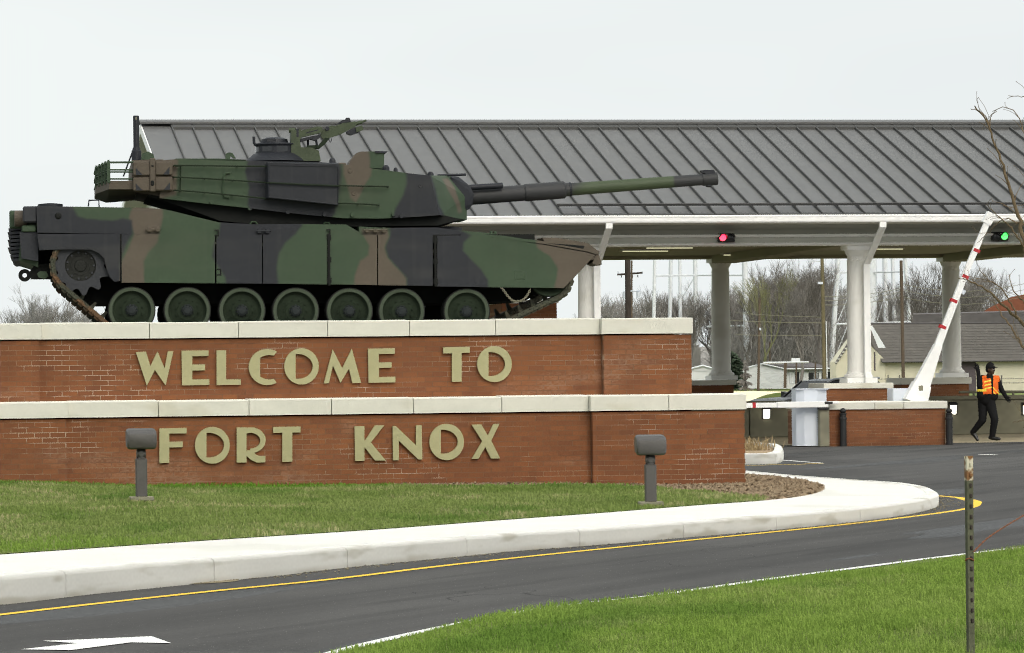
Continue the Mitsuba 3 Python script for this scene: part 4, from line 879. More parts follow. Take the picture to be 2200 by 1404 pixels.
rg = part(hull, 'rear_plate', MB(L).prism(Uz([(50, 447), (82, 444), (82, 575), (60, 566), (40, 560)], WS + .35), WS + .30, WFAR - .30), 'm_tank_green')
part(hull, 'rear_armour_box', MB(L).bev(uz(49, 470, WS)[0], uz(80, 470, WS)[0], WS + .06, WS + .7, uz(60, 478, WS)[1], uz(60, 443, WS)[1], .02), 'm_tank_grey')
part(hull, 'tail_lamp_guard', MB(L).lathe([(.105, -.02), (.11, .0), (.11, .14), (.085, .15), (.07, .06)], [uz(48, 468, WS + .3)[0] + .04, WS + .32, uz(30, 470, WS + .3)[1]], (-1, 0, 0), 14), 'm_tank_brown', smooth=30)
part(hull, 'tail_box', MB(L).bev(uz(20, 470, WS + .5)[0], uz(50, 470, WS + .5)[0], WS + .42, WS + .75, uz(30, 492, WS + .5)[1], uz(30, 453, WS + .5)[1], .02), 'm_tank_green')
gx0, gx1 = uz(19, 520, WS + 1.2)[0], uz(52, 520, WS + .6)[0]
for k in range(9):
    y0 = 492 + k * 8.2
    zt = uz(30, y0, WS + .6)[1]
    part(hull, 'grille_louvre', MB(L).prism([(gx0 - .01 * (k % 2) + .015 * max(0, k - 5), zt), (gx1, zt + .02), (gx1, zt - .022), (gx0 + .035 + .015 * max(0, k - 5), zt - .03)], WS + .45, WFAR - .45), 'm_tank_black')
part(hull, 'grille_frame', MB(L).prism(Uz([(44, 490), (60, 486), (60, 566), (48, 562)], WS + .6), WS + .47, WFAR - .47), 'm_tank_grey')
part(hull, 'rear_bracket', MB(L).bev(uz(47, 500, WS)[0], uz(78, 500, WS)[0], WS + .12, WS + .5, uz(60, 498, WS)[1], uz(60, 484, WS)[1], .015), 'm_tank_green')
part(hull, 'rear_corner_plate', MB(L).prism(Uz([(42, 500), (82, 500), (82, 562), (46, 556)], WS + .25), WS + .16, WS + .32), 'm_tank_black')
lug = MB(L); u_, z_ = uz(53, 592, WS + .5)
lug.loft([np.array([[u_ + (R) * math.cos(a), w_, z_ + R * math.sin(a)] for a in np.linspace(0, 2 * np.pi, 20, endpoint=False)]) for R, w_ in ((.032, WS + .46), (.085, WS + .46), (.085, WS + .56), (.032, WS + .56), (.032, WS + .46))], cap=False)
part(tank, 'tow_eye', lug, 'm_dark', smooth=40)
part(tank, 'tow_hook', MB(L).prism(Uz([(64, 584), (74, 570), (110, 566), (112, 600), (66, 600)], WS + .5), WS + .44, WS + .7), 'm_dark')
part(tank, 'tow_shackle', MB(L).prism(Uz([(80, 588), (86, 583), (100, 584), (104, 594), (96, 600), (82, 596)], WS + .3), WS + .28, WS + .33), 'm_tank_green')
part(hull, 'exhaust_cap', MB(L).lathe([(.12, 0), (.17, .01), (.17, .045), (.06, .06), (.002, .06)], [uz(108, 442, WS + .4)[0], WS + .4, uz(108, 443, WS)[1] - .005], (0, 0, 1), 16), 'm_tank_black', smooth=30)
part(hull, 'deck_bar', MB(L).tube([L_ for L_ in [[uz(190, 443, WS + .2)[0], WS + .2, uz(190, 444, WS + .2)[1]], [uz(191, 431, WS + .2)[0], WS + .2, uz(191, 431, WS + .2)[1]], [uz(212, 430, WS + .2)[0], WS + .2, uz(212, 430.5, WS + .2)[1]], [uz(213, 443, WS + .2)[0], WS + .2, uz(213, 446, WS + .2)[1]]]], .012, 6), 'm_tank_black')
part(hull, 'bolt_hole', MB(L).lathe([(.002, -.004), (.035, -.004), (.045, .0), (.035, .012), (.02, .02), (.002, .02)], [uz(125, 464, WS)[0], WS + .02, uz(125, 464, WS)[1]], (0, -1, 0), 12), 'm_dark')
# skirts
arch = [(80, 503), (258, 503), (258, 604), (246, 606), (236, 596), (229, 578), (224, 556), (212, 544), (196, 537), (150, 536), (84, 538)]
panels = [arch, [(261, 503.5), (462, 503.5), (462, 609), (261, 608)], [(465, 503.5), (563, 504), (563, 610), (465, 609)], [(565, 504), (703, 504), (703, 611.5), (565, 610)],
          [(709, 504.5), (810, 504.5), (810, 613), (709, 611.5)], [(812, 504.5), (930, 505), (930, 615), (812, 613)],
          [(939, 507), (1010, 506), (1072, 510), (1172, 527), (1262, 543), (1279, 548), (1245, 585), (1211, 619.5), (939, 616)]]
def chamfer_plate(m, pts, w0, w1, c=.007):
    g_ = Polygon(pts); i_ = g_.buffer(-c)
    m.prism(g_, w0 + c, w1)
    if i_.geom_type == 'Polygon' and len(i_.exterior.coords) == len(g_.exterior.coords) and not i_.is_empty:
        m.prism(i_, w0, w0 + c + .0005)
    else: m.prism(i_, w0, w0 + c + .0005)
    return m
for P in panels: part(tank, 'skirt_panel', chamfer_plate(MB(L), Uz(P), WS, WS + .06), 'm_camo')
mir = [[(u, z) for u, z in Uz(P)] for P in panels]
for P in mir: part(tank, 'skirt_panel', MB(L).prism(P, WFAR - .06, WFAR), 'm_camo')
def hinge(x, y0, y1):
    u = uz(x, y0, WS)[0]; m = MB(L).cyl([u, WS - .012, uz(x, y1, WS)[1]], [u, WS - .012, uz(x, y0, WS)[1]], .017, sides=8)
    for f_ in (.08, .5, .9):
        z = uz(x, y0 + (y1 - y0) * f_, WS)[1]; m.box(u - .026, u + .032, WS - .016, WS + .002, z - .035, z + .035)
    part(tank, 'skirt_hinge', m, 'm_dark')
for x, y0, y1 in ((706, 502, 614), (934.5, 508, 616), (259.5, 504, 606)): hinge(x, y0, y1) if x > 300 else part(tank, 'skirt_hinge', MB(L).box(uz(258.5, 505, WS)[0], uz(260.8, 505, WS)[0], WS - .01, WS + .02, uz(259, 606, WS)[1], uz(259, 504, WS)[1]), 'm_dark')
def latch(x, y):
    u, z = uz(x, y, WS); m = MB(L)
    for a in (-.055, .055): m.bev(u + a - .028, u + a + .028, WS - .04, WS + .02, z - .035, z + .035, .01)
    m.cyl([u - .10, WS - .03, z], [u + .10, WS - .03, z], .014, sides=6); part(tank, 'skirt_latch', m, 'm_camo')
for x, y in ((330, 493.5), (566, 497), (797, 495), (816, 495)): latch(x, y)
for x, y in ((468, 585), (463, 501), (703, 500)):
    u, z = uz(x, y, WS); part(tank, 'skirt_catch', MB(L).box(u - .012, u + .045, WS - .012, WS + .001, z + .03, z + .045).box(u + .03, u + .045, WS - .012, WS + .001, z - .03, z + .03).box(u - .012, u + .045, WS - .012, WS + .001, z - .045, z - .03), 'm_dark')
u, z = uz(1117, 592, WS)
part(tank, 'step_recess', MB(L).bev(u - .075, u + .075, WS - .006, WS + .01, z - .062, z + .062, .004).bev(u - .045, u + .05, WS - .012, WS + .01, z - .05, z + .02, .004), 'm_tank_green')
# fender top, headlight guard, front flap
part(tank, 'front_fender', MB(L).prism(Uz([(1055, 509), (1068, 512), (1172, 525), (1262, 541), (1281, 547), (1288, 545), (1284, 539), (1262, 522), (1200, 512), (1165, 511), (1170, 519), (1140, 515)], WS), WS - .012, WS + .62), 'm_camo')
part(tank, 'fender_slot', MB(L).prism(Uz([(1172, 523), (1225, 526), (1256, 529), (1253, 535), (1212, 528)], WS - .02), WS - .018, WS + .02), 'm_dark')
part(tank, 'mud_flap', MB(L).prism(Uz([(1284, 543), (1289, 556), (1293, 569), (1287, 568), (1282, 571), (1272, 566), (1278, 552)], WS + .05), WS + .02, WS + .62), 'm_tank_brown')
part(tank, 'deck_clip', MB(L).bev(*uz(1048, 0, WS + .1)[:1], uz(1053, 0, WS + .1)[0], WS + .1, WS + .2, uz(1050, 507, WS + .1)[1], uz(1050, 496, WS + .1)[1], .01).bev(uz(1056, 0, WS + .1)[0], uz(1062, 0, WS + .1)[0], WS + .1, WS + .2, uz(1050, 507, WS + .1)[1], uz(1050, 497, WS + .1)[1], .01), 'm_tank_green')
for x, y in ((545, 477), (702, 479)):
    a, b = uz(x - 9, y, WS + .3), uz(x + 9, y, WS + .3)
    part(hull, 'lifting_eye', MB(L).tube([[a[0], WS + .3, a[1] - .05], [a[0] + .03, WS + .3, a[1]], [b[0] - .03, WS + .3, b[1]], [b[0], WS + .3, b[1] - .05]], .014, 6), 'm_tank_green')

# road wheels, sprocket, idler
R_W = (uz(333, 660, WS)[0] - uz(230, 660, WS)[0]) / 2 * .998
def wheel(u, z, w, far=False):
    k = part(tank, 'road_wheel', MB(L).lathe([(.06, .06), (R_W * .40, .055), (R_W * .50, .075), (R_W * .70, .082), (R_W * .80, .05), (R_W * .83, .02), (R_W * .83, .30), (.05, .30)], [u, w, z], (0, 1, 0), 40), 'm_wheel', smooth=30)
    part(k, 'rim', MB(L).lathe([(R_W * .80, .03), (R_W * .82, .004), (R_W * .945, .0), (R_W * .96, .01), (R_W * .96, .13), (R_W * .8, .13)], [u, w, z], (0, 1, 0), 48, False), 'm_rim', smooth=30)
    part(k, 'tyre', MB(L).lathe([(R_W * .955, .006), (R_W * .985, .008), (R_W, .02), (R_W, .13), (R_W * .95, .135)], [u, w, z], (0, 1, 0), 48, False), 'm_rubber', smooth=30)
    part(k, 'hub', MB(L).lathe([(.095, .065), (.080, .05), (.066, .03), (.05, .024), (.045, .012), (.002, .010)], [u, w, z], (0, 1, 0), 20), 'm_hub', smooth=30)
    m = MB(L)
    for i in range(10):
        a = i * 2 * np.pi / 10 + u; m.cyl([u + .155 * math.cos(a), w + .062, z + .155 * math.sin(a)], [u + .155 * math.cos(a), w + .04, z + .155 * math.sin(a)], .013, sides=6)
        m.cyl([u + .078 * math.cos(a), w + .03, z + .078 * math.sin(a)], [u + .078 * math.cos(a), w + .012, z + .078 * math.sin(a)], .009, sides=6)
    part(k, 'wheel_nuts', m, 'm_wheel', kind='stuff')
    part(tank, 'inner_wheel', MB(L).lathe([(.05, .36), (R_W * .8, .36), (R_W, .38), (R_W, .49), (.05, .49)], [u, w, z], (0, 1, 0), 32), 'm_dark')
WWH = WS + .07
wx = [283, 402.5, 520, 635.5, 751, 863, 1003]; wy = [667, 667.5, 668, 668.5, 669, 669.5, 670]
wheels = [uz(x, y, WWH) for x, y in zip(wx, wy)]
zmean = np.polyfit([w_[0] for w_ in wheels], [w_[1] for w_ in wheels], 1)
wheels = [(w_[0], float(np.polyval(zmean, w_[0]))) for w_ in wheels]
for u, z in wheels: wheel(u, z, WWH)
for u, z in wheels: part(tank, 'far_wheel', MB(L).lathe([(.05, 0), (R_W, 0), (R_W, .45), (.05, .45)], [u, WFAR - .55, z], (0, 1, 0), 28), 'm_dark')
SU, SZ = uz(173, 571, WWH); SR = (uz(240, 571, WWH)[0] - SU)
teeth = []
for i in range(11 * 8):
    a = i / (11 * 8) * 2 * np.pi; ph = (i % 8); r_ = SR * (0.96, 0.97, 0.93, 0.84, 0.77, 0.75, 0.77, 0.85)[ph]
    teeth.append((SU + r_ * math.cos(a + .2), SZ + r_ * math.sin(a + .2)))
ring_g = Polygon(teeth).difference(Polygon([(SU + SR * .50 * math.cos(a), SZ + SR * .50 * math.sin(a)) for a in np.linspace(0, 2 * np.pi, 36, endpoint=False)]))
sp = part(tank, 'drive_sprocket', MB(L).prism(ring_g, WWH + .03, WWH + .09).prism(ring_g, WWH + .42, WWH + .48), 'm_tank_grey')
part(sp, 'hub', MB(L).lathe([(SR * .50, .06), (SR * .50, .03), (SR * .46, .06), (SR * .40, .10), (SR * .34, .10), (SR * .31, .05), (SR * .2, .05), (SR * .18, .03), (SR * .08, .025), (.002, .025)], [SU, WWH, SZ], (0, 1, 0), 30), 'm_rubber', smooth=30)
m = MB(L)
for i in range(11):
    a = i * 2 * np.pi / 11; m.cyl([SU + SR * .43 * math.cos(a), WWH + .08, SZ + SR * .43 * math.sin(a)], [SU + SR * .43 * math.cos(a), WWH + .045, SZ + SR * .43 * math.sin(a)], .016, sides=6)
part(sp, 'sprocket_bolts', m, 'm_tank_grey', kind='stuff')
IU, IZ = uz(1180, 598, WWH); IR = R_W * .80
idl = part(tank, 'idler_wheel', MB(L).lathe([(.05, .08), (IR * .6, .08), (IR * .8, .04), (IR * .95, .0), (IR, .02), (IR, .13), (.05, .3)], [IU, WWH, IZ], (0, 1, 0), 36), 'm_wheel', smooth=30)
part(idl, 'hub', MB(L).lathe([(.10, .08), (.09, .0), (.002, -.02)], [IU, WWH, IZ], (0, 1, 0), 16), 'm_tank_grey', smooth=30)
# tracks: one shoe after another round the running gear
TH = .055
def circ(u, z, r): return Polygon([(u + r * math.cos(a), z + r * math.sin(a)) for a in np.linspace(0, 2 * np.pi, 64, endpoint=False)])
loop = unary_union([circ(SU, SZ, SR * .80 + TH)] + [circ(u, z, R_W + TH) for u, z in wheels] + [circ(IU, IZ, IR + TH)]).convex_hull.exterior
n_shoe = int(round(loop.length / .192))
def track(wa, wb, near):
    k = numbered(tank + '__track' if near else tank + '__far_track'); PITCH_S = loop.length / n_shoe
    band = Polygon(loop).buffer(.004).difference(Polygon(loop).buffer(-TH * 1.0))
    scene[k] = mikit.ply(MB(L).prism(band, wa + .06, wb - .06).tri(), 'm_track')
    labels[k] = {'label': 'rusty steel track with rubber pads' if near else 'far side steel track'}
    for i in range(n_shoe):
        a, b = loop.interpolate((i + .5) * PITCH_S - .02), loop.interpolate((i + .5) * PITCH_S + .02)
        c = np.array([(a.x + b.x) / 2, (a.y + b.y) / 2]); d = np.array([b.x - a.x, b.y - a.y]); d /= np.linalg.norm(d); n_ = np.array([-d[1], d[0]])
        if n_ @ (c - np.array([(SU + IU) / 2, SZ])) < 0: n_ = -n_
        f = lambda s, h: c + d * s + n_ * h
        m = MB(L); hl = PITCH_S / 2 - .012
        for s0, s1 in ((-hl - .006, -.004), (.004, hl + .006)):      # two pad blocks
            q = [f(s0, -.050), f(s1, -.050), f(s1, .012), f(s1 - .012, .026), f(s0 + .012, .026), f(s0, .012)]
            m.prism([tuple(x) for x in q], wa + .02, wb - .02)
        e = [f(s, h) for s, h in ((-hl - .02, -.028), (hl + .02, -.028), (hl + .02, .0), (-hl - .02, .0))]
        m.prism([tuple(x) for x in e], wa - .012, wa + .045); m.prism([tuple(x) for x in e], wb - .045, wb + .012)
        for s in (-hl * .5, hl * .5):
            q = f(s, -.014); m.cyl([q[0], wa - .02, q[1]], [q[0], wa - .03, q[1]], .013, sides=6)
        h_ = [f(-.035, -.04), f(.035, -.04), f(.014, -.15), f(-.014, -.15)]
        m.prism([tuple(x) for x in h_], (wa + wb) / 2 - .05, (wa + wb) / 2 + .05)
        part(k, 'track_shoe', m, 'm_track')
track(WWH - .03, WWH + .56, True)
track(WFAR - .62, WFAR - .04, False)
# hanging chain by the front wheel
pts = [uz(x, y, WS + .02) for x, y in ((1077, 617), (1084, 627), (1094, 640), (1106, 648), (1119, 647), (1131, 637), (1139, 622))]
cpath = smooth_path(np.array([[q[0], WS + .02, q[1]] for q in pts]), 27); m = MB(L)
for i in range(26):
    p, q = cpath[i], cpath[i + 1]; d = q - p; ln = np.linalg.norm(d); d /= ln; s = np.array([0, 1.0, 0]) if i % 2 else np.cross(d, [0, 1.0, 0])
    e = [(p + q) / 2 + d * ln * .72 * math.cos(a) + s * .014 * math.sin(a) for a in np.linspace(0, 2 * np.pi, 9)]
    m.tube(e, .006, 5, False)
part(tank, 'chain', m, 'm_concrete')

# turret
tp = Uz([(343, 426), (349, 345), (372, 343), (530, 346), (690, 349), (735, 353), (778, 359), (826, 366), (880, 373), (924, 377.5), (945, 462.5), (900, 466), (815, 470), (735, 469), (660, 462), (600, 455.5), (520, 446), (440, 437.5)], WT)
WTF = WT + 2.75
tur = part(tank, 'turret', MB(L).prism(tp, WT, WTF), 'm_camo_turret')
# angled front cheek running back to the mantlet
wm = WT + 1.05
a0, a1 = uz(924, 377.5, WT), uz(945, 462.5, WT); b0, b1, b2 = uz(969, 378, wm), uz(1003, 424, wm), uz(1003, 473, wm)
v = [[a0[0] - .3, WT + .01, a0[1]], [a0[0], WT, a0[1]], [a1[0], WT, a1[1]], [a1[0] - .3, WT + .01, a1[1]]]
hp = [[a0[0], WT, a0[1]], [a1[0], WT, a1[1]], [b0[0], wm, b0[1]], [b1[0], wm, b1[1]], [b2[0], wm, b2[1]], [a0[0], wm, a0[1]], [a1[0], wm, a1[1] - .02], [b2[0] - .02, WTF - .9, b2[1]], [b0[0], WTF - .9, b0[1]], [a0[0], WTF, a0[1]], [a1[0], WTF, a1[1]]]
part(tur, 'front_cheek', MB(L).hull(hp), 'm_camo_turret')
# underside: tapering down to the turret ring
und = Uz([(345, 428), (440, 439), (600, 457), (735, 470.5), (815, 471.5), (945, 464), (985, 474), (935, 487), (700, 490), (540, 484), (470, 477), (430, 462), (352, 434), (315, 424), (330, 415)], WT + .5)
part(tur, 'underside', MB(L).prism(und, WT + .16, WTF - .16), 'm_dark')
part(tur, 'ring', MB(L).lathe([(1.05, 0), (1.05, .2)], [uz(700, 480, WT + 1.35)[0], WT + 1.4, uz(700, 492, WT + 1.35)[1]], (0, 0, 1), 40), 'm_dark')
# bustle: storage boxes, tray and rack
def box_px(m, x0, x1, y0, y1, w0, w1, b=.012):
    a, c = uz(x0, y1, w0), uz(x1, y0, w0); return m.bev(a[0], c[0], w0, w1, a[1], c[1], b)
for x0, x1, y0, y1 in ((286, 323, 347, 378), (333, 370, 347, 377), (286, 323, 381, 411), (333, 371, 380, 410)):
    k = part(tur, 'storage_box', box_px(MB(L), x0, x1, y0, y1, WT - .10, WT + .22, .015), 'm_tank_brown')
    if x0 < 300: tr = [(x0 + 6, y0 + 14), (x0 + 20, y1 - 1.5), (x0 + 6, y1 - 1.5)]
    else: tr = [(x1 - 6, y0 + 12), (x1 - 19, y1 - 1.5), (x1 - 6, y1 - 1.5)]
    part(k, 'gusset', MB(L).prism(Uz(tr, WT - .10), WT - .118, WT - .099), 'm_tank_black')
part(tur, 'box_rack', box_px(box_px(MB(L), 322, 334, 340, 412, WT - .13, WT - .02), 284, 374, 377, 381, WT - .07, WT), 'm_tank_brown')
part(tur, 'bustle_end', MB(L).prism(Uz([(284, 345), (350, 343), (350, 424), (312, 416), (284, 411)], WT + .15), WT + .12, WTF - .1), 'm_tank_brown')
part(tur, 'box_strap', box_px(MB(L), 324, 331, 355, 359, WT - .145, WT - .12), 'm_dark'); part(tur, 'box_strap', box_px(MB(L), 324, 331, 388, 400, WT - .145, WT - .12), 'm_dark')
ty = Uz([(207, 402), (234, 389), (290, 389), (290, 415), (232, 424), (207, 419)], WT)
part(tur, 'bustle_tray', MB(L).hull([[u, WT + dw, z] for (u, z), dw in zip(Uz([(234, 389), (292, 389), (292, 407), (234, 407)], WT), (0,) * 4)] + [[u, WT + .62, z] for u, z in Uz([(205.5, 401), (205.5, 417)], WT + .62)] + [[u, WTF - .62, z] for u, z in Uz([(205.5, 401), (205.5, 417)], WT + .62)] + [[u, WTF, z] for u, z in Uz([(234, 389), (292, 389), (292, 407), (234, 407)], WT)] + [[u, WT + .5, z] for u, z in Uz([(292, 419), (232, 424)], WT + .5)] + [[u, WTF - .5, z] for u, z in Uz([(292, 419), (232, 424)], WT + .5)]), 'm_tank_brown')
rack = part(tur, 'bustle_rack', MB(L).tube([[*uz(290, 349, WT)[:1], WT, uz(290, 349, WT)[1]], [uz(234, 349.5, WT)[0], WT, uz(234, 349.5, WT)[1]], [uz(206, 362, WT + .62)[0], WT + .62, uz(206, 362, WT + .62)[1]], [uz(206, 362, WT + .62)[0], WTF - .62, uz(206, 362, WT + .62)[1]], [uz(234, 349.5, WT)[0], WTF, uz(234, 349.5, WT)[1]]], .016, 6), 'm_tank_green')
for yn, yf in ((365.5, 377), (370, 382), (385, 397)):
    part(rack, 'rail', MB(L).tube([[uz(290, yn, WT)[0], WT, uz(290, yn, WT)[1]], [uz(234, yn, WT)[0], WT, uz(234, yn, WT)[1]], [uz(206, yf, WT + .62)[0], WT + .62, uz(206, yf, WT + .62)[1]], [uz(206, yf, WT + .62)[0], WTF - .62, uz(206, yf, WT + .62)[1]]], .013, 6), 'm_tank_green')
for i in range(5):
    s = i / 4.0; wv = WT + .62 * s; x = 233 - 26 * min(s, 1); d = 12 * min(s, 1)
    u0_ = uz(x, 345 + d, wv)[0]
    part(rack, 'upright', MB(L).box(u0_ - .022, u0_ + .022, wv - .035, wv + .035, uz(x, 393 + d, wv)[1], uz(x, 347 + d, wv)[1]).cyl([u0_, wv, uz(x, 347 + d, wv)[1]], [u0_, wv, uz(x, 344 + d, wv)[1]], .015, sides=6), 'm_tank_green')
# wind mast
u, z = uz(290, 340, WT + .5); zt = uz(293, 249, WT + .5)[1]; c = [u + .02, WT + .5, 0]
mk = part(tur, 'sensor_mast', MB(L).lathe([(.070, z - .15), (.068, z + .10), (.055, z + .11), (.052, z + .14)], c, sides=14).lathe([(.042, z + .13), (.042, zt - .01), (.035, zt)], c, sides=14), 'm_tank_black', smooth=30)
part(mk, 'vent', MB(L).box(u + .012, u + .028, WT + .455, WT + .459, zt - .06, zt - .02), 'm_concrete')
part(tur, 'mast_stay', MB(L).tube([[u - .16, WT + .55, z - .25], [u - .02, WT + .52, z + .12]], .012, 6), 'm_tank_black')
part(tur, 'mast_bracket', MB(L).prism(Uz([(303, 343), (306, 330), (318, 326), (330, 332), (332, 346)], WT + .35), WT + .33, WT + .40), 'm_tank_green')
# grab rails along the side
def rail_px(pl_, off, rad=.011, mt='m_wheel'):
    m = MB(L).tube([[uz(x, y, WT)[0], WT - off, uz(x, y, WT - off)[1]] for x, y in pl_], rad, 6)
    for x, y in pl_[::1]: u, z = uz(x, y, WT - off); m.cyl([u, WT - off, z], [u, WT + .01, z], rad * .9, sides=5)
    return part(tur, 'side_rail', m, mt)
rail_px([(374, 356), (440, 356.5), (510, 357.5), (572, 358)], .09); rail_px([(374, 381), (440, 384), (500, 388), (575, 393)], .09); rail_px([(374, 409), (440, 414), (500, 420), (570, 427)], .09)
rail_px([(576, 393), (650, 397), (727, 400)], .235); rail_px([(730, 399.5), (780, 400.5), (834, 401.5)], .09); rail_px([(728, 437), (770, 438.5), (814, 441)], .09)
rail_px([(378, 358), (388, 358), (387, 412)], .05, .009)
m = MB(L); m.tube([[uz(x, y, WT)[0], WT - .02, uz(x, y, WT)[1]] for x, y in ((494, 372), (484, 373), (480, 380), (479, 414), (482, 424), (492, 425))], .017, 6); part(tur, 'grab_handle', m, 'm_camo_turret')
# stowage bin
bk = part(tur, 'stowage_bin', MB(L).hull([[u, w_, z] for (u, z), w_ in [(q, WT - .20) for q in Uz([(577, 351), (726, 356), (726, 440), (577, 424)], WT - .2)] + [(q, WT + .02) for q in Uz([(570, 351), (727, 352), (727, 438), (570, 428)], WT)]]), 'm_camo_turret')
part(bk, 'frame', MB(L).tube([[u, WT - .205, z] for u, z in Uz([(577, 351), (726, 356), (726, 440), (577, 424), (577, 351)], WT - .2)], .013, 6), 'm_tank_black')
part(bk, 'lid', MB(L).hull([[u, w_, z] for (u, z), w_ in [(q, WT - .215) for q in Uz([(576, 350), (728, 353), (728, 359), (576, 356)], WT - .2)] + [(q, WT + .04) for q in Uz([(572, 349), (728, 350)], WT)]]), 'm_camo_turret')
for x, y in ((455, 435), (537, 448), (618, 456), (697, 461), (757, 462), (845, 461), (862, 465)):
    u, z = uz(x, y, WT); part(tur, 'lifting_stud', MB(L).cyl([u, WT - .05, z], [u, WT + .01, z], .03, .035, 8), 'm_camo_turret', smooth=30)
for x, y in ((760, 416), (752, 368), (904, 400)): u, z = uz(x, y, WT); part(tur, 'bolt_plug', MB(L).cyl([u, WT - .012, z], [u, WT + .01, z], .028, .034, 10), 'm_camo_turret', smooth=30)
part(tur, 'sight_arm', box_px(MB(L), 726, 744, 350, 355, WT + .1, WT + .2), 'm_tank_brown')
# gunner's sight housing
gs = Uz([(748, 356), (753, 345), (765, 330), (775, 326.5), (829, 326), (829, 328.5), (825, 330), (824, 363), (748, 359)], WT + .55)
part(tur, 'gunner_sight', MB(L).prism(gs, WT + .5, WT + 1.05), 'm_camo_turret')
part(tur, 'sight_visor', MB(L).prism(Uz([(806, 325), (833, 325.5), (830, 329), (806, 329)], WT + .48), WT + .47, WT + 1.08), 'm_tank_black')
for x, y, r_ in ((714, 347, .045), (829, 362, .05), (925, 376, .045), (850, 367, .03)): u, z = uz(x, y, WT + .3); part(tur, 'roof_stud', MB(L).lathe([(r_, -.05), (r_, .02), (r_ * .6, .05), (.002, .055)], [u, WT + .3, z - .01], (0, 0, 1), 10), 'm_tank_black', smooth=30)
part(tur, 'roof_plate', MB(L).prism(Uz([(372, 344), (378, 341.5), (470, 341.5), (530, 344)], WT + .3), WT + .25, WTF - .3), 'm_tank_green')
part(tur, 'roof_bracket', MB(L).prism(Uz([(484, 343), (485, 331), (491, 328), (499, 329), (507, 341), (501, 341), (496, 335), (494, 343)], WT + .4), WT + .38, WT + .46), 'm_tank_green')
# commander's cupola
WCU = WT + .78
cu_, cz_ = uz(594, 344, WCU)
zz = lambda y: uz(594, y, WCU)[1]; rr = lambda px: (uz(594 + px, 330, WCU)[0] - cu_)
cup = part(tur, 'cupola', MB(L).lathe([(rr(66), zz(348)), (rr(62), zz(342)), (rr(48), zz(331)), (rr(44), zz(330)), (rr(44), zz(316)), (rr(46), zz(312)), (rr(44), zz(309)), (rr(10), zz(307))], [cu_, WCU, 0], sides=28), 'm_tank_black', smooth=25)
for i in range(8):
    a = i * np.pi / 4 + .25; c_, s_ = math.cos(a), math.sin(a); R = rr(44.6)
    part(cup, 'vision_block', MB(L).raw([[cu_ + R * math.cos(a + da), WCU + R * math.sin(a + da), z] for z in (zz(327), zz(317)) for da in (-.26, -.09, .09, .26)], [[0, 1, 5, 4], [1, 2, 6, 5], [2, 3, 7, 6]]), 'm_glass_dark')
part(cup, 'hatch', MB(L).lathe([(rr(30), zz(309)), (rr(28), zz(300)), (rr(16), zz(296)), (.01, zz(296))], [cu_ - rr(4), WCU, 0], sides=20), 'm_tank_black', smooth=30)
part(cup, 'hatch_block', box_px(box_px(MB(L), 572, 592, 297, 308, WCU - .2, WCU + .1), 593, 610, 299, 309, WCU - .15, WCU + .1), 'm_tank_black')
part(cup, 'grip', MB(L).tube([[uz(x, y, WCU - .1)[0], WCU - .1, uz(x, y, WCU - .1)[1]] for x, y in ((545, 294), (546, 308), (551, 313), (556, 311))], .022, 6), 'm_tank_black')
part(cup, 'sight_ring', MB(L).tube([[cu_ + rr(47) * math.cos(a), WCU + rr(47) * math.sin(a), zz(311.5)] for a in np.linspace(0, 2 * np.pi, 30)], .012, 6), 'm_tank_black')
# heavy machine gun on its mount
WG = WT + .72
G = lambda pts: Uz(pts, WG)
Z = lambda pts: Uz([(530 + x / 5.08, 235 + y / 5.08) for x, y in pts], WG)
mg = part(tur, 'machine_gun', MB(L).prism(Z([(825, 235), (870, 196), (935, 181), (965, 187), (1050, 152), (1092, 150), (1130, 142), (1180, 134), (1205, 150), (1180, 195), (1090, 240), (1040, 268), (985, 290), (920, 308), (880, 332), (850, 340), (820, 320), (800, 275)]), WG - .05, WG + .05), 'm_gun_green')
part(mg, 'mount', MB(L).prism(Z([(478, 240), (585, 224), (585, 325), (572, 345), (585, 422), (700, 425), (780, 460), (800, 572), (455, 572), (478, 480)]), WG - .16, WG + .16), 'm_gun_green')
part(mg, 'mount_rib', MB(L).prism(Z([(535, 225), (560, 222), (560, 312), (535, 312)]), WG - .168, WG - .158), 'm_tank_black')
part(mg, 'mount_cap', MB(L).tube([[u, WG, z] for u, z in Z([(459, 232), (530, 232)])], .035, 10), 'm_gun_green', smooth=40)
part(mg, 'cradle', MB(L).prism(Z([(562, 246), (770, 194), (815, 200), (827, 240), (800, 266), (570, 318)]), WG - .13, WG - .02), 'm_gun_green')
part(mg, 'cradle_slot', MB(L).prism(Z([(640, 262), (770, 228), (774, 238), (642, 272)]), WG - .136, WG - .128), 'm_tank_black')
part(mg, 'elevation_arm', MB(L).prism(Z([(852, 318), (905, 318), (852, 385), (785, 438), (766, 425), (800, 372)]), WG - .07, WG + .07), 'm_wheel')
part(mg, 'elevation_strut', MB(L).tube([[u, WG - .03, z] for u, z in Z([(745, 305), (757, 350), (768, 415)])], .018, 6), 'm_tank_black')
part(mg, 'cross_strut', MB(L).tube([[u, WG, z] for u, z in Z([(668, 330), (670, 425)])], .016, 6), 'm_tank_black')
part(mg, 'lower_bracket', MB(L).prism(Z([(572, 332), (690, 302), (790, 285), (800, 310), (752, 345), (740, 346), (690, 332), (580, 360)]), WG - .1, WG + .06), 'm_tank_black')
part(mg, 'seat_bracket', MB(L).prism(Z([(660, 402), (770, 396), (776, 432), (700, 440), (640, 425)]), WG - .12, WG + .1), 'm_wheel')
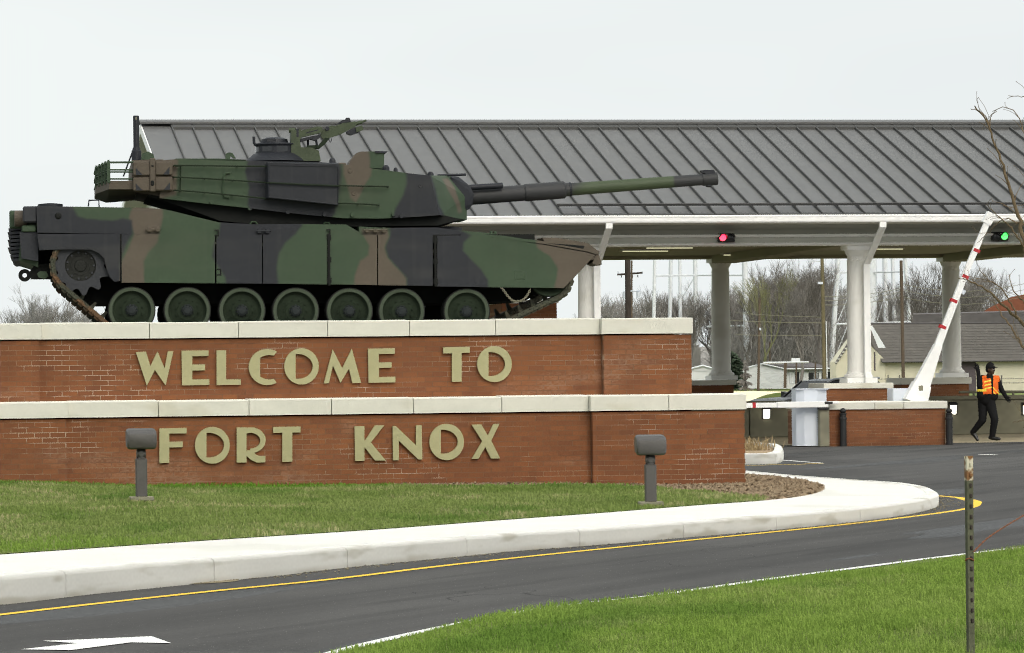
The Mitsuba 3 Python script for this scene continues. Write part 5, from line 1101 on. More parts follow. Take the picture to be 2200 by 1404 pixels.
part(mg, 'barrel', MB(L).tube([[u, WG, z] for u, z in Z([(1150, 172), (1235, 146), (1262, 140)])], [.030, .026, .022], 10).tube([[u, WG, z] for u, z in Z([(1255, 142), (1306, 121)])], .014, 8), 'm_gun_green', smooth=40)
part(mg, 'feed_cover', MB(L).prism(Z([(970, 170), (1048, 117), (1072, 117), (1084, 96), (1122, 96), (1134, 138), (1050, 152)]), WG - .045, WG + .045), 'm_tank_black')
part(mg, 'receiver_bolt', MB(L).cyl([Z([(875, 215)])[0][0], WG - .07, Z([(875, 215)])[0][1]], [Z([(875, 215)])[0][0], WG - .04, Z([(875, 215)])[0][1]], .03, sides=8), 'm_tank_black')
part(mg, 'ammunition_box', MB(L).prism(Z([(1178, 208), (1250, 186), (1266, 230), (1190, 260)]), WG - .16, WG + .02), 'm_gun_green')
part(mg, 'ammunition_tray', MB(L).prism(Z([(1085, 248), (1180, 205), (1212, 262), (1132, 290), (1085, 272)]), WG - .13, WG + .02), 'm_tank_black')
part(mg, 'wire_loop', MB(L).tube([[u, WG - .06, z] for u, z in Z([(893, 322), (897, 350), (910, 366), (922, 345), (920, 322)])], .006, 5), 'm_tank_black')
# main gun
wg = WT + 1.35
ga, gb = uz(995, 424.5, wg), uz(1541, 384, wg)
d2 = (gb - ga) / np.linalg.norm(gb - ga); dl = np.linalg.norm(gb - ga); pxm = dl / 547.0
gp = lambda s: [ga[0] + d2[0] * s, wg, ga[1] + d2[1] * s]
G_ax = [d2[0], 0, d2[1]]
def gun_col(p, n, uv):
    u, w, z = loc_t(p); x = (u - float(ga[0])) * float(d2[0]) + (z - float(ga[1])) * float(d2[1]); wob = 0.06 * (noise(u * 6, z * 6, w * 6) - .5)
    g = smoothstep(float(230 * pxm - .05), float(262 * pxm), x + wob + (z - float(ga[1]) - x * 0.07) * -1.0) * (1 - smoothstep(float(452 * pxm - .02), float(452 * pxm + .03), x + wob))
    return mix((0.036, 0.037, 0.039), (0.058, 0.078, 0.042), g) * (0.86 + 0.28 * fbm(u * 4, z * 4, w * 4))
mat('m_gun', mikit.proc(gun_col), 0.58, 0.35)
gun = part(tank, 'gun_barrel', MB(L).lathe([(17.5 * pxm, 0), (17 * pxm, 130 * pxm), (14.5 * pxm, 131 * pxm), (14.3 * pxm, 230 * pxm), (13.6 * pxm, 231 * pxm), (12.0 * pxm, 514 * pxm), (13.8 * pxm, 515 * pxm), (13.8 * pxm, 546 * pxm), (12.8 * pxm, 547 * pxm), (9 * pxm, 547 * pxm), (9 * pxm, 500 * pxm)], gp(0), G_ax, 28), 'm_gun', smooth=30)
part(gun, 'bore_evacuator', MB(L).lathe([(15 * pxm, 128 * pxm), (18.5 * pxm, 133 * pxm), (18.5 * pxm, 216 * pxm), (15 * pxm, 220 * pxm)], gp(0), G_ax, 28), 'm_gun', smooth=30)
part(gun, 'sleeve_band', MB(L).lathe([(14 * pxm, 227 * pxm), (15.2 * pxm, 228 * pxm), (15.2 * pxm, 231 * pxm), (14 * pxm, 232 * pxm)], gp(0), G_ax, 28), 'm_tank_black')
part(gun, 'muzzle_sensor', MB(L).prism(Uz([(1507, 372), (1504, 367), (1513, 366), (1532, 366), (1535, 370), (1531, 378), (1511, 379), (1515, 374)], wg), wg - .06, wg + .06), 'm_tank_black')
part(gun, 'muzzle_clamp', box_px(MB(L), 1518, 1529, 396, 402, wg - .05, wg + .05), 'm_tank_black')
part(tur, 'coaxial_sleeve', MB(L).lathe([(.002, 0), (6.2 * pxm, .0), (6.2 * pxm, 70 * pxm), (4 * pxm, 71 * pxm), (4 * pxm, 60 * pxm)], [*uz(1009, 403.5, wg - .15)[:1], wg - .15, uz(1009, 403.5, wg - .15)[1]], [math.cos(.055), 0, math.sin(.055)], 14), 'm_tank_black', smooth=30)
part(tur, 'mantlet', MB(L).hull([[u, w_, z] for w_ in (wg - .33, wg + .33) for u, z in Uz([(966, 380), (980, 383), (1004, 402), (1013, 420), (1010, 440), (1003, 452), (970, 455)], wg)] + [[u, w_, z] for w_ in (wg - .45, wg + .45) for u, z in Uz([(962, 385), (962, 455)], wg)]), 'm_tank_black')
part(tur, 'mantlet_collar', MB(L).lathe([(21 * pxm, -8 * pxm), (21.5 * pxm, 14 * pxm), (18 * pxm, 18 * pxm)], gp(0), G_ax, 24), 'm_tank_black', smooth=30)
part(tur, 'roof_lip', MB(L).tube([[uz(x, y, wm - .2)[0], wm - .2, uz(x, y, wm - .2)[1]] for x, y in ((940, 377.5), (975, 376.5), (1001, 375.5))], .02, 6), 'm_tank_black')

L, uz = L_wall, uz_wall

# ================================================================ BEYOND THE CANOPY
mat('m_bark', speck((0.225, 0.210, 0.195), 0.25, 0.6, 5.0), 0.9, 0.1)  # far wood colours lightened to stand in for haze
mat('m_bark_dark', speck((0.140, 0.128, 0.116), 0.25, 0.6, 5.0), 0.9, 0.1)
mat('m_bark_haze', speck((0.26, 0.255, 0.25), 0.25, 0.6, 5.0), 0.9, 0.1)  # bark paled further, haze put into the colour of the far left trees
mat('m_bud', speck((0.235, 0.235, 0.125), 0.25, 0.6, 5.0), 0.9, 0.1)
mat('m_conifer', speck((0.055, 0.075, 0.050), 0.3, 0.9, 5.0), 0.9, 0.1)  # green lifted for haze as well
mat('m_thicket', speck((0.245, 0.235, 0.220), 0.35, 0.12, 1.5), 0.95, 0.1)
def bare_tree(seed, height, spread=0.55, levels=6, fork=(2, 3), trunk=0.28):
    """(trunk+limbs segments, twig segments) of a leafless tree of unit placement"""
    r = np.random.default_rng(seed); big, small = [], []
    def grow(p, d, ln, rad, lv):
        n = 3 if lv > 2 else 2; q = p
        for k in range(n):
            d = d + r.normal(0, .10, 3) + [0, 0, .04]; d /= np.linalg.norm(d); e = q + d * ln / n
            rr_ = rad * (1 - .35 * (k + 1) / n)
            (big if lv >= levels - 1 else small).append((q, e, rad * (1 - .35 * k / n), rr_)); q = e
            if lv > 0 and (lv < levels or k > 0) and r.random() < .75: side(q, d, ln, rr_, lv)
        if lv > 0:
            for _ in range(r.integers(fork[0], fork[1] + 1)): side(q, d, ln, rr_, lv)
    def side(q, d, ln, rad, lv):
        a = r.normal(0, 1, 3); a -= d * (a @ d); a /= np.linalg.norm(a) + 1e-9
        t = r.uniform(.3, 1.0) * spread; dd = d * math.cos(t) + a * math.sin(t); dd[2] += .12
        grow(q, dd / np.linalg.norm(dd), ln * r.uniform(.60, .82), max(rad * .62, .011), lv - 1)
    grow(np.array([0, 0, -.2]), np.array([0, 0, 1.0]), height * .30, trunk, levels)
    return big, small
def seg_mesh(L_, f=I3, sides=3):
    a = np.array([x[0] for x in L_]), np.array([x[1] for x in L_]), np.array([x[2] for x in L_]), np.array([x[3] for x in L_])
    return MB(f).segs(*a, sides)
protos = []
for sd, sp_, tr, lv in ((1, .62, .24, 5), (2, .50, .20, 5), (3, .72, .28, 5), (4, .42, .17, 5), (5, .58, .22, 5)):
    b, s_ = bare_tree(sd, 10.0, sp_, lv, (2, 3), tr)
    hmax = max(x[1][2] for x in b + s_)
    protos.append((mikit.ply(seg_mesh(b, sides=5).tri()), mikit.ply(seg_mesh(s_, sides=3).tri()), hmax, len(s_)))
def plant(px, ytop, Y, proto, label, rot=0.0, wide=1.0, m_='m_bark', group='bare trees beyond the gate canopy', name='bare_tree'):
    base = at(px, 800, Y); zt = at(px, ytop, Y)[2]; tr, cr, hm, _ = protos[proto]; sc = zt / hm
    M = T().translate([float(base[0]), float(base[1]), -.03]).rotate([0, 0, 1], rot).scale([sc * wide, sc * wide, sc])
    t = thing(name, label, 'tree', group)
    part(t, 'trunk', {**tr, 'to_world': M}, m_); part(t, 'crown', {**cr, 'to_world': M}, m_)
lab = 'leafless grey brown tree in the wood behind the canopy columns'
k = 0
r_t = np.random.default_rng(23)
tops = [(1280, 640), (1310, 628), (1345, 650), (1385, 622), (1420, 610), (1455, 640), (1480, 600), (1545, 625), (1562, 600), (1585, 608), (1605, 596), (1628, 604), (1655, 590), (1672, 572), (1690, 585), (1705, 560), (1722, 575), (1740, 566), (1757, 580), (1780, 552), (1800, 590), (1880, 622), (1898, 600), (2065, 575), (2085, 560), (2110, 572), (2128, 600), (2058, 600), (2150, 640)]
nth = 'first second third fourth fifth sixth seventh eighth ninth tenth eleventh twelfth thirteenth fourteenth fifteenth sixteenth seventeenth'.split()
def tree_label(x):
    gap = [(1200, 1500, 'between the tank nose and the sign end'), (1500, 1830, 'between the rear column and the front column'), (1830, 2050, 'between the front column and the raised arm'), (2050, 2300, 'right of the rear column by the guard')]
    for a, b, w_ in gap:
        if a <= x < b: return f'{nth[sorted(q[0] for q in tops if a <= q[0] < b).index(x)]} leafless wood tree from the left {w_}'
for x, yt in tops:
    plant(x + r_t.uniform(-4, 4), yt, r_t.uniform(440, 500), k % 5, tree_label(x), r_t.uniform(0, 360), r_t.uniform(.75, 1.1), ('m_bark', 'm_bark_dark', 'm_bark')[k % 3], 'leafless trees of the wood behind the columns'); k += 1
plant(1966, 556, 425, 2, 'spreading leafless tree left of the rear column, dark branches against the sky', 40, .85, 'm_bark_dark', None)
plant(1768, 548, 432, 0, 'dark spreading leafless tree beside the tall utility pole', 110, .95, 'm_bark_dark', None)
plant(2095, 572, 432, 4, 'dense leafless tree between the raised arm and the rear column', 70, 1.15, 'm_bark', None)
plant(1640, 578, 440, 3, 'slender tree with pale yellow green spring buds', 20, 1.15, 'm_bud', None)
plant(1721, 590, 418, 1, 'mossy trunked tree in front of the white cottage', 200, .9, 'm_bark', None)
for i, (x, yt, pr, wd) in enumerate(((62, 606, 1, 1.15), (118, 628, 4, 1.2), (20, 652, 3, 1.2), (168, 655, 3, 1.2), (215, 648, 1, 1.0), (140, 645, 0, 1.1), (-6, 660, 3, 1.2))):
    plant(x, yt, 430 + 9 * i, pr, ['tall fan shaped leafless tree under the tank tail', 'second leafless tree right of the tall one at the far left', 'low leafless tree at the left edge of the photo', 'low leafless tree right of the tow eye', 'leafless tree glimpsed behind the rear track', 'short bushy leafless tree under the rear track', 'leafless tree cut by the left edge'][i], 50 * i, wd, 'm_bark_haze' if i != 1 else 'm_bark', None)
# the mass of brush between the trunks
rb = np.random.default_rng(31); p0, p1, ra, rb_ = [], [], [], []
def brush(x0, x1, ytop, Y0, Y1, n, ln):
    for _ in range(n):
        x = rb.uniform(x0, x1); Y = rb.uniform(Y0, Y1); b = at(x, 800, Y); h = max(.3, at(x, ytop + rb.exponential(28), Y)[2])
        z = rb.uniform(0, 1) ** .8 * h; d = rb.normal(0, .55, 3); d[2] = abs(d[2]) + .55; d /= np.linalg.norm(d); l_ = ln * rb.uniform(.5, 1.4)
        p = np.array([b[0], b[1], z]); p0.append(p); p1.append(p + d * l_); w_ = rb.uniform(.015, .05); ra.append(w_); rb_.append(w_ * .4)
brush(1270, 1500, 650, 470, 520, 7000, 1.6); brush(1530, 2060, 640, 455, 520, 14000, 1.8); brush(1530, 1800, 700, 445, 490, 11000, 1.2); brush(2050, 2210, 672, 480, 520, 1600, 1.4); brush(-20, 260, 680, 440, 500, 1800, 1.3)
struct('brushwood', 'mass of grey brown leafless brush filling the wood behind the cottages', MB().segs(np.array(p0), np.array(p1), np.array(ra), np.array(rb_)), 'm_thicket', kind='stuff')
# low rise of earth and leaf litter on which the wood stands
xs = np.linspace(-160, 240, 90); zz_ = 4.2 + 2.6 * meshkit.fbm(np.c_[xs * .06, xs * 0, xs * 0], 3, 4)
struct('wooded_bank', 'low wooded bank under the leafless trees', MB().raw(np.vstack([np.c_[xs, np.full(90, 500.0), np.full(90, -.1)], np.c_[xs, np.full(90, 530.0), zz_], np.c_[xs, np.full(90, 640.0), zz_ * .5 - 1.0]]), np.vstack([np.stack([np.arange(89) + o, np.arange(89) + 1 + o, np.arange(89) + 91 + o, np.arange(89) + 90 + o], 1) for o in (0, 90)])), 'm_thicket', True)
# conifers near the cottages
def conifer(px, ytop, Y, w_px, label, seed, sparse=False):
    r = np.random.default_rng(seed); b = at(px, 800, Y); h = at(px, ytop, Y)[2]; wd = w_px / F_PX * Y / 2
    t = thing('conifer', label, 'tree'); F = frame([b[0], b[1], 0])
    part(t, 'trunk', MB(F).tube([[0, 0, 0], [0, 0, h]], [.14, .02], 6), 'm_bark_dark')
    a0, a1, q0, q1 = [], [], [], []
    for _ in range(170 if sparse else 650):
        z = h * r.uniform(.05, 1) ; R = wd * ((1 - z / h) ** .8 if sparse else math.sqrt(max(.02, 1 - (1.7 * z / h - .7) ** 2))) * (1 if not sparse else (1 if math.sin(z * 9) > -.2 else .25)); an = r.uniform(0, 6.28); R *= r.uniform(.5, 1.05)
        a0.append([0, 0, z + .1]); a1.append([R * math.cos(an), R * math.sin(an), z - .15 * R]); q0.append(.05); q1.append(.09)
    part(t, 'crown', MB(F).segs(np.array(a0), np.array(a1), np.array(q0), np.array(q1)), 'm_bark' if sparse else 'm_conifer')
conifer(1572, 757, 415, 62, 'dark green rounded conifer between the rear column and the cottage', 3)
conifer(1601, 775, 400, 52, 'small sparse conifer in front of the white cottage gable', 4, True)

# white water tower legs with struts
mat('m_tower', speck((0.74, 0.77, 0.80), 0.05, 0.3, 2.0, stain=(0.62, 0.64, 0.66)), 0.5, 0.4)
def tower(name_label, legs, rings, braces, Y, top=470):
    t = thing('water_tower', name_label, 'water tower')
    def pt(x, y, dY=0): return at(x, y, Y + dY)
    for (xt, yt, xb, yb, wt, wb, dY) in legs:
        s = (Y + dY) / F_PX; m = MB().tube([pt(xt, yt, dY), pt(xb, yb, dY)], [wt * s / 2, wb * s / 2], 12)
        part(t, 'leg', m, 'm_tower', smooth=40)
        f = pt(xb, yb, dY); part(t, 'footing', MB().box(f[0] - wb * s * .8, f[0] + wb * s * .8, f[1] - .8, f[1] + .8, -.2, f[2] - .3), 'm_thicket')
    for (x0, y0, x1, y1, w_, d0, d1) in rings: part(t, 'strut', MB().tube([pt(x0, y0, d0), pt(x1, y1, d1)], w_ * Y / F_PX / 2, 6), 'm_tower')
    for (x0, y0, x1, y1, d0, d1) in braces: part(t, 'tie_rod', MB().tube([pt(x0, y0, d0), pt(x1, y1, d1)], 1.5 * Y / F_PX / 2, 5), 'm_tower')
tower('white steel legs of the left water tower rising behind the rear column', [(1408, 470, 1404, 742, 7, 8, 0), (1443, 470, 1438, 742, 8, 9, 14), (1460, 470, 1462, 742, 7, 8, 20), (1492, 470, 1496, 742, 9, 10, 6), (1553, 470, 1561, 760, 8, 9, 4), (1597, 470, 1606, 778, 11, 15, 0)],
      [(1408, 593, 1495, 592, 4, 0, 6), (1496, 592, 1600, 592, 4, 6, 0), (1520, 702, 1604, 700, 4, 6, 0)], [(1496, 640, 1470, 592, 6, 14), (1466, 640, 1494, 592, 14, 6), (1535, 780, 1558, 745, 2, 2), (1540, 740, 1560, 775, 2, 2)], 455)
tower('white steel legs and base ring of the right water tower behind the front column', [(1806, 470, 1786, 786, 10, 12, 0), (1872, 470, 1872, 694, 23, 24, 10), (1899, 470, 1903, 694, 10, 11, 16), (1915, 470, 1922, 694, 8, 9, 20), (1938, 470, 1954, 694, 8, 9, 6)],
      [(1798, 586, 1832, 586, 4, 0, 0), (1866, 586, 1945, 584, 4, 10, 6), (1790, 697, 1955, 693, 5, 0, 6)], [(1800, 690, 1822, 640, 0, 4), (1818, 690, 1806, 600, 4, 0), (1796, 700, 1820, 760, 0, 4), (1820, 702, 1794, 770, 4, 0), (1884, 690, 1900, 640, 10, 16), (1900, 690, 1884, 640, 16, 10), (1925, 690, 1950, 650, 16, 6)], 450)

# utility poles and wires
def pole(px, ytop, ybot, w_px, Y, m_, label, lean=0):
    b = at(px + lean, ybot, Y); b[2] = min(b[2], -.05); tp = at(px, ytop, Y); s = Y / F_PX
    b = np.array([at(px + lean, 830, Y)[0], Y, -.1])
    t = thing('utility_pole', label, 'utility pole')
    part(t, 'shaft', MB().tube([b, tp], [w_px * s / 2, w_px * s * .42], 10), m_, smooth=40); return t
t = pole(1348, 480, 700, 14, 185, 'm_wood_dark', 'thick dark wooden pole right of the tank nose', 2)
t = pole(1357, 560, 700, 5, 410, 'm_wood', 'thin utility pole with a crossarm and transformers behind the dark pole')
c = at(1353, 588, 410)
part(t, 'crossarm', MB().tube([at(1326, 590.5, 410), at(1381, 586.5, 410)], .10, 5), 'm_wood_dark')
for x, y in ((1335, 592), (1359, 592), (1370, 591)): part(t, 'insulator', MB().cyl(at(x, y, 410), at(x, y + 5, 410), .06, sides=6), 'm_wood_dark')
for x in (1328, 1380): part(t, 'insulator', MB().cyl(at(x, 583, 410), at(x, 588, 410), .07, sides=6), 'm_white_metal')
for x in (1343, 1372): part(t, 'transformer', MB().cyl(at(x, 627, 409.5), at(x, 641, 409.5), .24, sides=10), 'm_white_metal', smooth=40)
part(t, 'transformer_bar', MB().tube([at(1340, 627, 409.6), at(1376, 625, 409.6)], .08, 5), 'm_white_metal')
t = pole(1766, 552, 815, 9, 300, 'm_wood_green', 'tall greenish wooden pole left of the front column', 6)
part(t, 'lamp_arm', MB().tube([at(1766, 562, 300), at(1745, 560, 300)], .05, 5), 'm_white_metal'); part(t, 'lamp_head', MB().hull([at(x, y, Y) for x in (1737, 1749) for y in (559, 564) for Y in (299.8, 300.2)]), 'm_white_metal')
part(t, 'cable_box', MB().hull([at(x, y, Y) for x in (1757, 1768) for y in (606, 611) for Y in (299.6, 300.0)]), 'm_white_metal')
part(t, 'conduit', MB().tube([at(1775, 690, 299.8), at(1777, 812, 299.8)], .035, 5), 'm_tower')
t = pole(1632, 640, 835, 6, 400, 'm_wood', 'slim brown utility pole left of the white cottage', -3)
part(t, 'insulator', MB().cyl(at(1633, 705, 399.7), at(1633, 710, 399.7), .11, sides=8), 'm_white_metal')
pole(1654, 735, 835, 4, 440, 'm_wood', 'short thin post in the wood behind the cottage')
t = pole(1936, 560, 830, 8, 330, 'm_wood', 'weathered brown utility pole in front of the brown shingle roof', 5)
def wire(pts, rad, name, label, Y0, Y1):
    P_ = [at(x, y, Y0 + (Y1 - Y0) * i / (len(pts) - 1)) for i, (x, y) in enumerate(pts)]
    k = thing('overhead_wire', label, 'wire', 'overhead wires between the utility poles'); part(k, 'strand', MB().tube(smooth_path(np.array(P_), 20), rad, 4), 'm_concrete')
wire([(1560, 688), (1640, 692), (1766, 694)], .028, '', 'upper bright overhead wire crossing the wood', 400, 300)
wire([(1580, 719), (1640, 721), (1766, 721)], .022, '', 'lower overhead wire crossing the wood', 400, 300)
wire([(1580, 672), (1640, 677), (1766, 682)], .02, '', 'topmost thin overhead wire crossing the wood', 400, 300)
for i, y in enumerate((632, 640, 650)): wire([(1768, y + 6), (1850, y + 2), (1936, y - 12)], .022, '', ('first', 'second', 'third')[i] + ' from the top of the thin wires left of the weathered pole', 300, 330)
for i, y in enumerate((612, 625, 640)): wire([(1940, y - 2), (2060, y + 14), (2210, y - 4)], .02, '', ('first', 'second', 'third')[i] + ' from the top of the thin wires right of the weathered pole', 330, 360)

# buildings
mat('m_house_white', speck((0.66, 0.68, 0.68), 0.05, 0.2, 2.0), 0.7, 0.3)
mat('m_house_cream', speck((0.62, 0.59, 0.46), 0.05, 0.2, 2.0), 0.7, 0.3)
mat('m_shingle', speck((0.128, 0.119, 0.108), 0.18, 0.25, 2.5), 0.9, 0.2)
mat('m_shingle_grey', speck((0.115, 0.108, 0.110), 0.2, 0.4, 3.0), 0.9, 0.2)
mat('m_redroof', speck((0.20, 0.075, 0.045), 0.18, 0.2, 2.0), 0.9, 0.2)
mat('m_plum', speck((0.10, 0.085, 0.09), 0.12, 0.5, 3.0), 0.8, 0.2)
H = lambda pts, Y: [at(x, y, Y) for x, y in pts]
def slab(m, pts, Y, th):
    a = np.array(H(pts, Y)); b = a + [0, th, 0]; n_ = len(a); return m.loft([a, b])
Yh = 425
t = thing('cottage', 'low white cottage with a grey roof left of the tall pole', 'house')
part(t, 'gable_wall', slab(MB(), [(1592, 835), (1592, 795), (1598, 793), (1637, 784), (1640, 783.5), (1689, 795), (1689, 836)], Yh, 8), 'm_house_white')
for i in range(6): part(t, 'siding_lap', MB().box(at(1593, 800, Yh)[0], at(1688, 800, Yh)[0], Yh - .03, Yh - .002, at(1640, 799 + i * 6, Yh)[2] - .02, at(1640, 799 + i * 6, Yh)[2] + .02), 'm_house_white')
part(t, 'side_wall', slab(MB(), [(1690, 836), (1690, 796), (1786, 796), (1786, 836)], Yh + .6, 8), 'm_house_white')
part(t, 'roof', MB().loft([np.array([at(1637, 782, Yh - .2), at(1692, 794, Yh - .2), at(1692, 796, Yh - .2), at(1637, 785, Yh - .2)]), np.array([at(1740, 779, Yh + 6), at(1794, 792, Yh + .2), at(1794, 795, Yh + .2), at(1740, 783, Yh + 6)])]), 'm_shingle_grey')
part(t, 'bargeboard', MB().tube(H([(1594, 793), (1637, 782), (1690, 794)], Yh - .25), .07, 4), 'm_tower')
part(t, 'eave_board', MB().tube([at(1690, 793.5, Yh - .25), at(1794, 792, Yh + .1)], .07, 4), 'm_tower')
for x0, x1, y0, y1 in ((1698, 1708, 800, 824), (1728, 1750, 800, 822), (1756, 1775, 800, 818)):
    k = part(t, 'window', MB().box(at(x0, 0, Yh)[0], at(x1, 0, Yh)[0], Yh + .55, Yh + .598, at(x0, y1, Yh)[2], at(x0, y0, Yh)[2]), 'm_glass_dark')
    part(k, 'frame', MB().tube([[q[0], Yh + .53, q[2]] for q in H([(x0, y0), (x1, y0), (x1, y1), (x0, y1), (x0, y0)], Yh)], .05, 4), 'm_tower')
t = thing('cottage', 'second white cottage half hidden by the rear column at the end of the sign', 'house')
part(t, 'gable_wall', slab(MB(), [(1470, 836), (1470, 797), (1505, 788), (1512, 787), (1562, 802), (1562, 836)], Yh - 20, 8), 'm_house_white')
part(t, 'bargeboard', MB().tube(H([(1468, 797), (1510, 786), (1566, 802)], Yh - 20.2), .10, 4), 'm_tower')
part(t, 'roof', MB().loft([np.array(H([(1468, 796), (1510, 785), (1566, 801)], Yh - 20.1)), np.array(H([(1468, 796), (1510, 785), (1566, 801)], Yh - 12))], cap=False), 'm_shingle_grey')
t = thing('carport', 'white framed carport roof beside the cottage', 'shelter')
part(t, 'beam', MB().tube([at(1640, 780, Yh - 40), at(1738, 778.5, Yh - 40)], .09, 4), 'm_tower')
for x in (1686, 1711, 1752, 1689): part(t, 'post', MB().tube([at(x, 779, Yh - 40), at(x - 1, 834, Yh - 40)], .08, 5), 'm_wood')
part(t, 'sign_board', MB().hull([at(x, y, Y) for x in (1700, 1719) for y in (770, 777) for Y in (Yh - 39.6, Yh - 39.4)]), 'm_tower')
Yb = 350
t = thing('long_building', 'long cream building with a wide brown shingle roof behind the guard', 'house')
part(t, 'gable_wall', slab(MB(), [(1797, 850), (1797, 778), (1842, 716), (1903, 775), (1903, 850)], Yb, 7), 'm_house_cream')
part(t, 'side_wall', slab(MB(), [(1903.5, 850), (1903.5, 772), (2420, 768), (2420, 850)], Yb + .25, 7), 'm_house_cream')
e0, e1, r0, r1 = at(1895, 777, Yb - .5), at(2425, 771, Yb - .5), at(1850, 697, Yb + 6), at(2425, 694, Yb + 6)
part(t, 'roof', MB().loft([np.array([e0, r0, r0 + [0, .3, -.2], e0 + [0, 0, -.14]]), np.array([e1, r1, r1 + [0, .3, -.2], e1 + [0, 0, -.14]])]), 'm_shingle')
for i in range(1, 14):
    f_ = i / 14.0; a, b = e0 + (r0 - e0) * f_, e1 + (r1 - e1) * f_; part(t, 'shingle_course', MB().tube([a + [0, -.01, .012], b + [0, -.01, .012]], .016, 4), 'm_shingle')
part(t, 'white_bargeboard', MB().loft([np.array([at(1868, 700, Yb - .6), at(1874, 700, Yb - .6), at(1903, 748, Yb - .6), at(1887, 748, Yb - .6)]), np.array([at(1868, 700, Yb - .55), at(1874, 700, Yb - .55), at(1903, 748, Yb - .55), at(1887, 748, Yb - .55)])]), 'm_tower')
part(t, 'left_eave', MB().tube(H([(1795, 782), (1822, 740), (1842, 714)], Yb - .3), .11, 4), 'm_shingle_grey')
for i in range(6): q = at(1797 + i * 5, 779 - i * 7.4, Yb - .35); part(t, 'rafter_end', MB().box(q[0] - .1, q[0] + .1, q[1] - .1, q[1] + .3, q[2] - .07, q[2] + .07), 'm_cream')
part(t, 'dark_doorway', MB().box(at(2044, 0, Yb)[0], at(2087, 0, Yb)[0], Yb + .2, Yb + .245, -.1, at(2070, 775, Yb)[2]), 'm_plum')
part(t, 'gutter', MB().tube([e0 + [0, -.05, -.06], e1 + [0, -.05, -.06]], .07, 5), 'm_shingle_grey')
part(t, 'vent', MB().box(at(1868, 0, Yb)[0], at(1871, 0, Yb)[0], Yb - .05, Yb - .002, at(1870, 797, Yb)[2], at(1870, 757, Yb)[2]), 'm_plum')
part(t, 'ridge_vent', MB().tube([r0 + [0, 0, .05], r1 + [0, 0, .05]], .10, 5), 'm_shingle_grey')
t = thing('red_roofed_building', 'distant building with a rust red roof at the right edge', 'house')
part(t, 'roof', MB().hull(H([(2108, 690), (2110, 672), (2125, 662), (2175, 638), (2260, 622), (2400, 620), (2400, 690)], 455) + H([(2175, 660), (2400, 650)], 470)), 'm_redroof')
part(t, 'wall', MB().hull(H([(2125, 830), (2125, 688), (2400, 688), (2400, 830)], 457) + H([(2125, 830), (2125, 688), (2400, 688), (2400, 830)], 468)), 'm_plum')
t = thing('far_shed', 'long low dark shed roof line beyond the brown roof', 'shed')
part(t, 'roof', MB().hull(H([(1960, 700), (1962, 676), (2400, 664), (2400, 700)], 405) + H([(1960, 700), (1962, 674), (2400, 662), (2400, 700)], 408)), 'm_shingle_grey')
part(t, 'wall', MB().hull(H([(1965, 835), (1965, 699), (2390, 699), (2390, 835)], 405.5) + H([(1965, 835), (1965, 699), (2390, 699), (2390, 835)], 407.5)), 'm_plum')
# wire fence before the cream building
t = thing('wire_fence', 'low wire fence along the cream building', 'fence')
for x in (1908, 1933, 1990, 2044, 2100, 2152): part(t, 'post', MB().tube([at(x, 806, 330), at(x, 845, 330)], .045, 5), 'm_bronze')
for y in (815, 824): part(t, 'wire', MB().tube([at(1860, y, 330), at(2210, y - 1, 330)], .018, 4), 'm_bronze')
# pale gravel lot and grass mound beyond the lane wall
a = [at_z(1585, 858), at_z(1560, 846), at_z(1610, 841), at_z(1690, 842), at_z(1780, 850), at_z(1790, 858)]
mat('m_gravel', speck((0.62, 0.55, 0.38), 0.12, 0.3, 4.0), 0.95, 0.1)
struct('gravel_lot', 'pale sandy lot beyond the lane wall', sheet(Polygon([q[:2] for q in [at_z(1440, 862), at_z(1500, 843), at_z(1615, 840), at_z(1700, 842), at_z(1860, 850), at_z(1880, 862)]]), -.01), 'm_gravel')
c = at(1677, 850, 235); m = MB(frame([c[0], c[1], 0])); rings = []
for i, (R, z) in enumerate(((1.4, -.05), (1.1, .25), (.7, .42), (.3, .52), (.02, .55))): rings.append(np.array([[R * 1.2 * math.cos(a_) * (1 + .1 * math.sin(3 * a_)), R * math.sin(a_), z] for a_ in np.linspace(0, 2 * np.pi, 18, endpoint=False)]))
struct('grass_mound', 'small grassy mound in front of the dark car', m.loft(rings), 'm_soil', True)
struct('far_lawn', 'strip of mown grass in front of the cream building', sheet(Polygon([q[:2] for q in [at_z(1850, 846), at_z(1850, 829), at_z(2400, 822), at_z(2400, 846)]]), -.008), 'm_field')

# ================================================================ THE GUARD
mat('m_uniform', speck((0.010, 0.010, 0.011), 0.3, 4, 30), 0.85, 0.15)
mat('m_skin', speck((0.055, 0.032, 0.022), 0.1, 10, 60), 0.55, 0.4)
mat('m_vest', speck((0.80, 0.14, 0.015), 0.06, 6, 40), 0.7, 0.3)
mat('m_reflect', (0.85, 0.66, 0.05), 0.45, 0.5)
mat('m_shoe', (0.008, 0.008, 0.008), 0.3, 0.5)
YG = at_z(2122, 948, 0.008)[1]
pg = lambda x, y, d=0.0: at(x, y, YG + d)
def blob(bones, edge=.022, it=8):
    """hulls of the spheres at each bone's two joints, joined and smoothed into one surface"""
    man = None
    for (p, r0, q, r1) in bones:
        h = m3.Manifold.batch_hull([m3.Manifold.sphere(r0, 20).translate(np.asarray(p).tolist()), m3.Manifold.sphere(r1, 20).translate(np.asarray(q).tolist())])
        man = h if man is None else man + h
    m = man.refine_to_length(edge).to_mesh()
    t = trimesh.Trimesh(m.vert_properties[:, :3], m.tri_verts, process=True)
    trimesh.smoothing.filter_taubin(t, iterations=it); return t
person = thing('person', 'guard in black uniform and orange reflective vest walking with one arm raised', 'person')
D = lambda x, y, d: pg(x, y, d)
